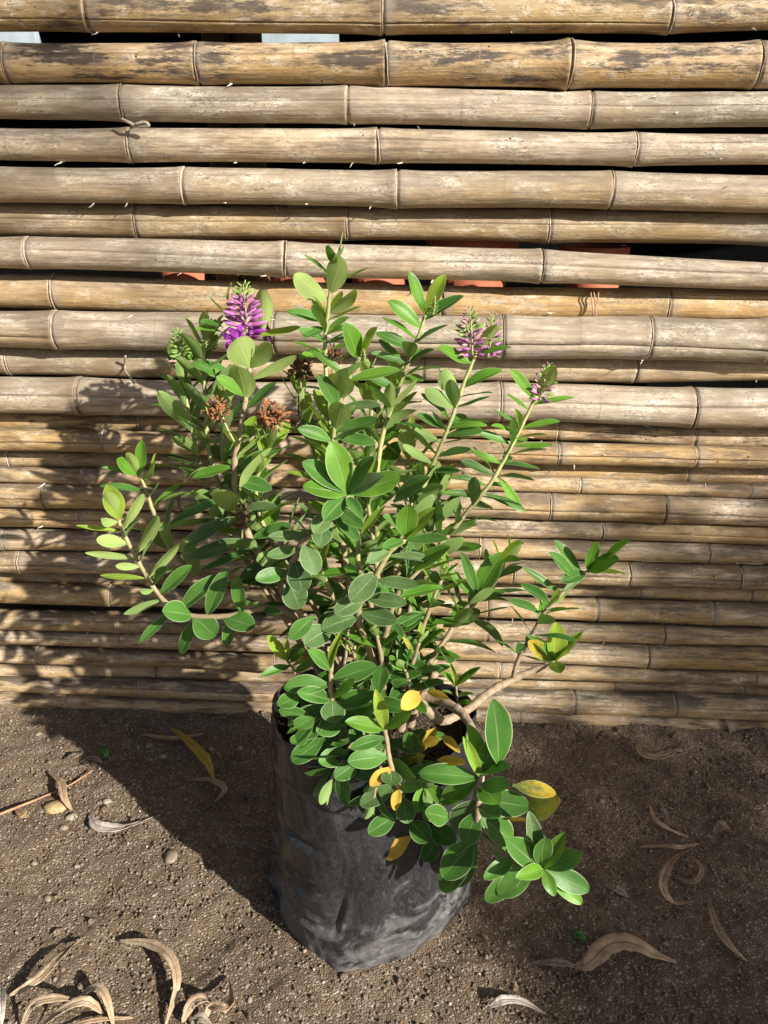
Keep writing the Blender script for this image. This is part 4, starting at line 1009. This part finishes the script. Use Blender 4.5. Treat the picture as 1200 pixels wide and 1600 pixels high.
# ------------------------------------------------------------------ litter on the ground
def ribbon(name, pts, wpx, mat, label, cat, lift=.006, twist=0.0, curl=.3, group=None, base=.004, prof=None, zs=None):
    P = []
    for i, (u, v) in enumerate(pts):
        q = at_z(u, v, 0); t = i/(len(pts)-1)
        z = base+ground_h(q.x, q.y)+(lift*math.sin(math.pi*t) if zs is None else zs[i])
        P.append(at_z(u, v, z))
    n = 36; cur = spline(P, n); c = sum(cur, Vector())/n; vs, uvs = [], []
    wd0 = wpx*.88*depth(c)/F0/2; K = 5; ph = random.uniform(0, 9)
    c.z = 0
    for i, p in enumerate(cur):
        t = i/(n-1); T = (cur[min(i+1, n-1)]-cur[max(i-1, 0)]).normalized()
        S_ = T.cross(Vector((0, 0, 1))).normalized(); U = S_.cross(T)
        a = twist*(t-.5)*2+.35*nz(t*3+ph, 2); s_ = S_*math.cos(a)+U*math.sin(a); u_ = U*math.cos(a)-S_*math.sin(a)
        wd = wd0*(prof(t) if prof else (math.sin(math.pi*min(1, .03+t*.95))**.8))*(1+.22*nz(t*9+ph, 5)+.10*nz(t*31+ph, 8))+.0004
        for k in range(K):
            q = -1+2*k/(K-1); pt = p+s_*wd*q+u_*(curl*wd*q*q+.26*wd*nz(t*11+ph, q*2)+.10*wd*nz(t*33+ph, q*3))
            pt.z = max(pt.z, ground_h(pt.x, pt.y)+.0012); vs.append(pt-c); uvs.append((k/(K-1), t))
    fs = [(i*K+k, i*K+k+1, (i+1)*K+k+1, (i+1)*K+k) for i in range(n-1) for k in range(K-1)]
    o = mesh(name, vs, fs, mat); o.location = c
    uvl = o.data.uv_layers.new(name='UVMap')
    for lp in o.data.loops: uvl.data[lp.index].uv = uvs[lp.vertex_index]
    md = o.modifiers.new('thick', 'SOLIDIFY'); md.thickness = .0005
    return tag(o, label, cat, group)
G_ = 'fallen leaves on the soil'
def dl(pts, w, m, label, **k): return ribbon('fallen_leaf', pts, w, DL[m], label, 'leaf', group=G_, **k)
dl([(268,1138),(296,1160),(322,1188),(334,1216)], 17, 'yellow', 'yellow fallen leaf lying in the shadow of the bag', lift=.012)
dl([(224,1147),(258,1153),(290,1152),(320,1146)], 9, 'brown', 'thin brown fallen leaf crossing behind the yellow fallen leaf')
dl([(300,1218),(330,1219),(351,1233),(336,1253)], 11, 'brown', 'hooked brown fallen leaf at the tip of the yellow fallen leaf', lift=.010)
dl([(140,1272),(152,1290),(190,1294),(240,1276)], 19, 'pale', 'pale pinkish fallen leaf at the edge of the bag shadow', lift=.008, twist=.5)
dl([(75,1205),(95,1222),(100,1246),(112,1266)], 12, 'rust', 'rust brown curled fallen leaf under the orange twig', lift=.014)
dl([(128,1466),(92,1496),(62,1528),(14,1556)], 18, 'tan', 'tan fallen leaf tapering above the leaf heap', lift=.014, twist=.8)
dl([(184,1470),(232,1474),(266,1496),(276,1538),(258,1604)], 16, 'tan', 'long tan ribbon leaf bent like a hook', lift=.022, twist=.9)
dl([(33,1606),(52,1570),(90,1560),(138,1568)], 16, 'tan', 'tan arching leaf in the heap, the one bowed over the others', lift=.024, twist=.5)
dl([(62,1606),(100,1576),(135,1565),(162,1584)], 18, 'tan', 'tan leaf in the heap lying under the bowed one', lift=.016, twist=-.4)
dl([(124,1558),(148,1542),(166,1560),(178,1606)], 15, 'tan', 'tan leaf in the heap with a sharp fold at its top', lift=.026, twist=.6)
dl([(95,1606),(150,1594),(208,1590)], 7, 'rust', 'narrow rusty leaf poking out of the heap')
dl([(2,1540),(3,1570),(0,1610)], 12, 'pale', 'pale narrow leaf lying beside the heap of tan leaves', lift=.012)
dl([(285,1598),(300,1568),(322,1562),(342,1580)], 20, 'brown', 'crumpled brown leaf, darkest of the small crumpled pile', lift=.022, twist=1.2)
dl([(318,1598),(330,1572),(352,1574),(362,1560),(358,1528)], 15, 'rust', 'rusty twisted leaf sticking up from the crumpled pile', lift=.026, twist=1.4)
dl([(300,1606),(312,1590),(335,1606)], 18, 'grey', 'greyish crumpled leaf lowest in the crumpled pile', lift=.012, twist=.6)
dl([(994,1156),(1004,1178),(1038,1182),(1072,1162)], 13, 'tan', 'tan boat shaped leaf lying close to the fence', lift=.014, twist=.4)
dl([(1014,1256),(1024,1280),(1046,1296),(1076,1308)], 7, 'rust', 'thin sickle shaped rusty leaf')
dl([(1000,1323),(1040,1322),(1062,1324),(1092,1318)], 8, 'brown', 'straight brown leaf end above the looped leaf', lift=.012)
dl([(1086,1322),(1052,1344),(1035,1382),(1052,1410),(1084,1408)], 14, 'brown', 'brown fallen leaf looped like a hook', lift=.018, twist=.7)
dl([(1072,1330),(1096,1356),(1084,1378),(1052,1370)], 8, 'brown', 'narrow brown leaf curling inside the looped leaf', lift=.014)
dl([(1107,1404),(1120,1448),(1142,1480),(1168,1502)], 15, 'brown', 'slender brown leaf lying slantwise away from the looped leaf', lift=.008, twist=.5)
dl([(896,1511),(920,1505),(950,1478),(985,1474),(1020,1490),(1058,1504)], 34, 'rust', 'large broad brown fallen leaf bent in the middle', lift=.014, twist=.3, curl=.22)
dl([(832,1504),(860,1504),(884,1506),(902,1511)], 13, 'grey', 'greyish shrivelled leaf touching the large brown leaf', lift=.006)
dl([(764,1574),(785,1563),(815,1565),(852,1584)], 15, 'pale', 'pale crinkled leaf half sunk in the soil', lift=.010, twist=.4)
dl([(1115,1300),(1130,1290),(1148,1304)], 18, 'brown', 'dark brown crumpled leaf scrap by itself in the shade', lift=.010, twist=.9)
dl([(945,1384),(965,1390),(982,1402)], 16, 'grey', 'flat grey leaf fragment trodden into the soil', lift=.002)
dl([(100,1186),(118,1180),(128,1174)], 14, 'grey', 'grey leaf fragment in shade above the orange twig')
dl([(125,1190),(145,1184),(160,1192)], 10, 'grey', 'pale grey leaf fragment beside the tiny green sprig')
dl([(895,1466),(906,1460),(916,1470)], 14, 'green', 'small green leaf scrap above the large brown leaf')
dl([(152,1178),(163,1172),(168,1184)], 12, 'green', 'tiny bright green sprig in the shadow', lift=.008)
dl([(24,1262),(36,1272),(44,1276)], 15, 'rust', 'small rusty leaf chip below the orange twig')
dl([(1060,1116),(1085,1130),(1110,1136)], 12, 'grey', 'grey leaf scrap at the foot of the fence')
ribbon('fallen_twig', [(1046,1182),(1068,1176),(1075,1164),(1070,1155)], 2.5, DL['grey'], 'hair thin curled tendril beside the boat shaped leaf', 'twig', lift=.006)
def twig(pts, r, mat, label):
    P = [at_z(u, v, .006+ground_h(*at_z(u, v, 0).xy)+.004*math.sin(i*2)) for i, (u, v) in enumerate(pts)]
    c = sum(P, Vector())/len(P); c.z = 0
    v, f = tube([q-c for q in spline(P, 16)], lambda t: r*(1-.6*t), 7); o = mesh('twig', v, f, mat); o.location = c
    tag(o, label, 'twig')
twig([(-30,1284),(20,1264),(70,1244),(110,1226),(146,1203)], .0026, DL['rust'] if False else simple('orange_twig', (.31, .18, .10), .6, .25, 90), 'straight orange brown twig lying across the soil')
twig([(985,1392),(1005,1410),(1027,1432)], .0012, M['darkbark'], 'short dark twig near the grey leaf fragment')

def pebble(u, v, wpx, mat, label, group=None, flat=.6):
    p = at_z(u, v, 0); r = wpx*depth(p)/F0/2; bm = bmesh.new(); bmesh.ops.create_icosphere(bm, subdivisions=2, radius=1)
    s = random.uniform(0, 50)
    for q in bm.verts:
        k = 1+.28*nz(q.co.x*1.2+s, q.co.y*1.2, q.co.z*1.2); q.co = Vector((q.co.x*k*r, q.co.y*k*r*random.uniform(.70, .74), q.co.z*k*r*flat))
    me = bpy.data.meshes.new('pebble'); bm.to_mesh(me); bm.free(); me.polygons.foreach_set('use_smooth', [True]*len(me.polygons))
    o = link('pebble', me, mat); o.location = (p.x, p.y, ground_h(p.x, p.y)+r*flat*.12); o.rotation_euler.z = random.uniform(0, 6)
    tag(o, label, 'pebble', group)
pebble(268, 1342, 30, M['stone'], 'rounded tan pebble half buried at the shadow edge', flat=.45)
pebble(88, 1266, 38, simple('ochre_stone', (.36, .26, .13), .8, .2, 120, .5), 'flat ochre stone below the orange twig', flat=.4)
pebble(112, 1280, 18, M['stone2'], 'small pale grey pebble next to the ochre stone')
pebble(100, 1296, 15, M['stone'], 'olive grey pebble just below the ochre stone')
pebble(168, 1256, 16, M['stone2'], 'grey pebble above the pale pinkish leaf')
pebble(825, 1262, 20, M['stone'], 'grey brown pebble beside the drooping yellow leaves')
pebble(978, 1510, 8, M['stone2'], 'tiny white pebble below the large brown leaf')
GP = 'small pebbles in the soil'
for (u, v, s_) in ((53,1350,11),(120,1353,11),(74,1402,14),(255,1186,12),(234,1170,14),(330,1172,12),(375,1170,11),(940,1250,12),(948,1258,8),(995,1248,7),(1035,1268,16),(955,1395,12),(1096,1475,10),(760,1498,9),(905,1575,10),(890,1435,9),(1010,1180,12),(1060,1170,14),(60,1090+60,12),(210,1250,10),(430,1490,10),(390,1560,12),(240,1400,9),(640,1560,10),(700,1545,8),(1150,1545,10),(1025,1560,9)):
    pebble(u, v, s_, random.choice((M['stone'], M['stone2'], M['stone'])), 'little pebble embedded in the brown soil', GP)

# ------------------------------------------------------------------ the bush off to the right whose shade falls on the ground and lower fence
e1 = Vector((-SUN.y, SUN.x, 0)).normalized()*-1
if e1.x < 0: e1 = -e1
e2 = SUN.cross(e1).normalized()
if e2.z < 0: e2 = -e2
def sunpos(a, b, t): return e1*a+e2*b-SUN*t
rt_ = random.Random(3)
tv, tf = [], []
def lance(p, L, wd):
    d = Vector((rt_.uniform(-1, 1), rt_.uniform(-1, 1), rt_.uniform(-1.3, .5))).normalized(); s = d.orthogonal().normalized()
    s = (s*math.cos(rt_.uniform(0, 6))+d.cross(s)*math.sin(rt_.uniform(0, 6))).normalized()*wd; b = len(tv)
    tv.extend([p, p+d*L*.4+s, p+d*L, p+d*L*.4-s]); tf.append((b, b+1, b+2, b+3))
def cl01(x): return max(0.0, min(1.0, x))
cl_pts, hi_pts = [], []
while len(cl_pts) < 72:                                  # shade on the lower right of the fence
    u, v = rt_.uniform(820, 1500), rt_.uniform(730, 1150)
    if rt_.random() > cl01((u-800)/330)*cl01((v-740)/230)*.9: continue
    cl_pts.append(at_y(u, v, 0)-SUN*rt_.uniform(3.5, 4.7))
while len(cl_pts) < 200:                                  # shade on the ground
    u, v = rt_.uniform(700, 1700), rt_.uniform(1140, 1720)
    lim = 720+max(0, v-1420)*.85
    if rt_.random() > cl01((u-lim)/110+.15): continue
    cl_pts.append(at_z(u, v, 0)-SUN*rt_.uniform(3.5, 4.7))
for _ in range(120):                                      # the side of the bush turned away from the fence
    cl_pts.append(rt_.choice(cl_pts)+Vector((rt_.uniform(0, .8), rt_.uniform(-.7, .1), rt_.uniform(-.7, -.1))))
for _ in range(11):                                       # light shade on the upper left
    u, v = rt_.uniform(-120, 250), rt_.uniform(-60, 330)
    hi_pts.append(at_y(u, v, 0)-SUN*rt_.uniform(5.2, 6.0))
for p in cl_pts:
    for _ in range(30): lance(p+Vector((rt_.gauss(0, .034), rt_.gauss(0, .034), rt_.gauss(0, .034))), rt_.uniform(.05, .09), rt_.uniform(.006, .010))
for p in hi_pts:
    for _ in range(12): lance(p+Vector((rt_.gauss(0, .05), rt_.gauss(0, .05), rt_.gauss(0, .05))), rt_.uniform(.05, .09), rt_.uniform(.006, .010))
cen = sum(cl_pts, Vector())/len(cl_pts)
tree = empty('shade_tree', (cen.x, cen.y, 0))
tag(tree, 'small tree with narrow leaves standing on the sunward side of the yard', 'tree')
M['treeleaf'] = simple('narrow_leaf', (.06, .12, .035), .5, .25, 30, 0)
o = mesh('crown', tv, tf, M['treeleaf'], None, False); keep(o, tree)
v, f = tube(spline([Vector((cen.x, cen.y, -.05)), Vector((cen.x+.03, cen.y, .35)), Vector((cen.x, cen.y+.03, .7)), cen], 16), lambda t: .05*(1-.6*t), 10)
o = mesh('trunk', v, f, M['darkbark']); keep(o, tree)
for k in range(26):
    q = rt_.choice(cl_pts) if k < 22 else hi_pts[k-22]; b0 = Vector((cen.x, cen.y, rt_.uniform(.3, .8)))
    v, f = tube(spline([b0, b0.lerp(q, .5)+Vector((0, 0, .06)), q], 12), lambda t: .014*(1-.8*t), 6); o = mesh('limb', v, f, M['darkbark']); keep(o, tree)
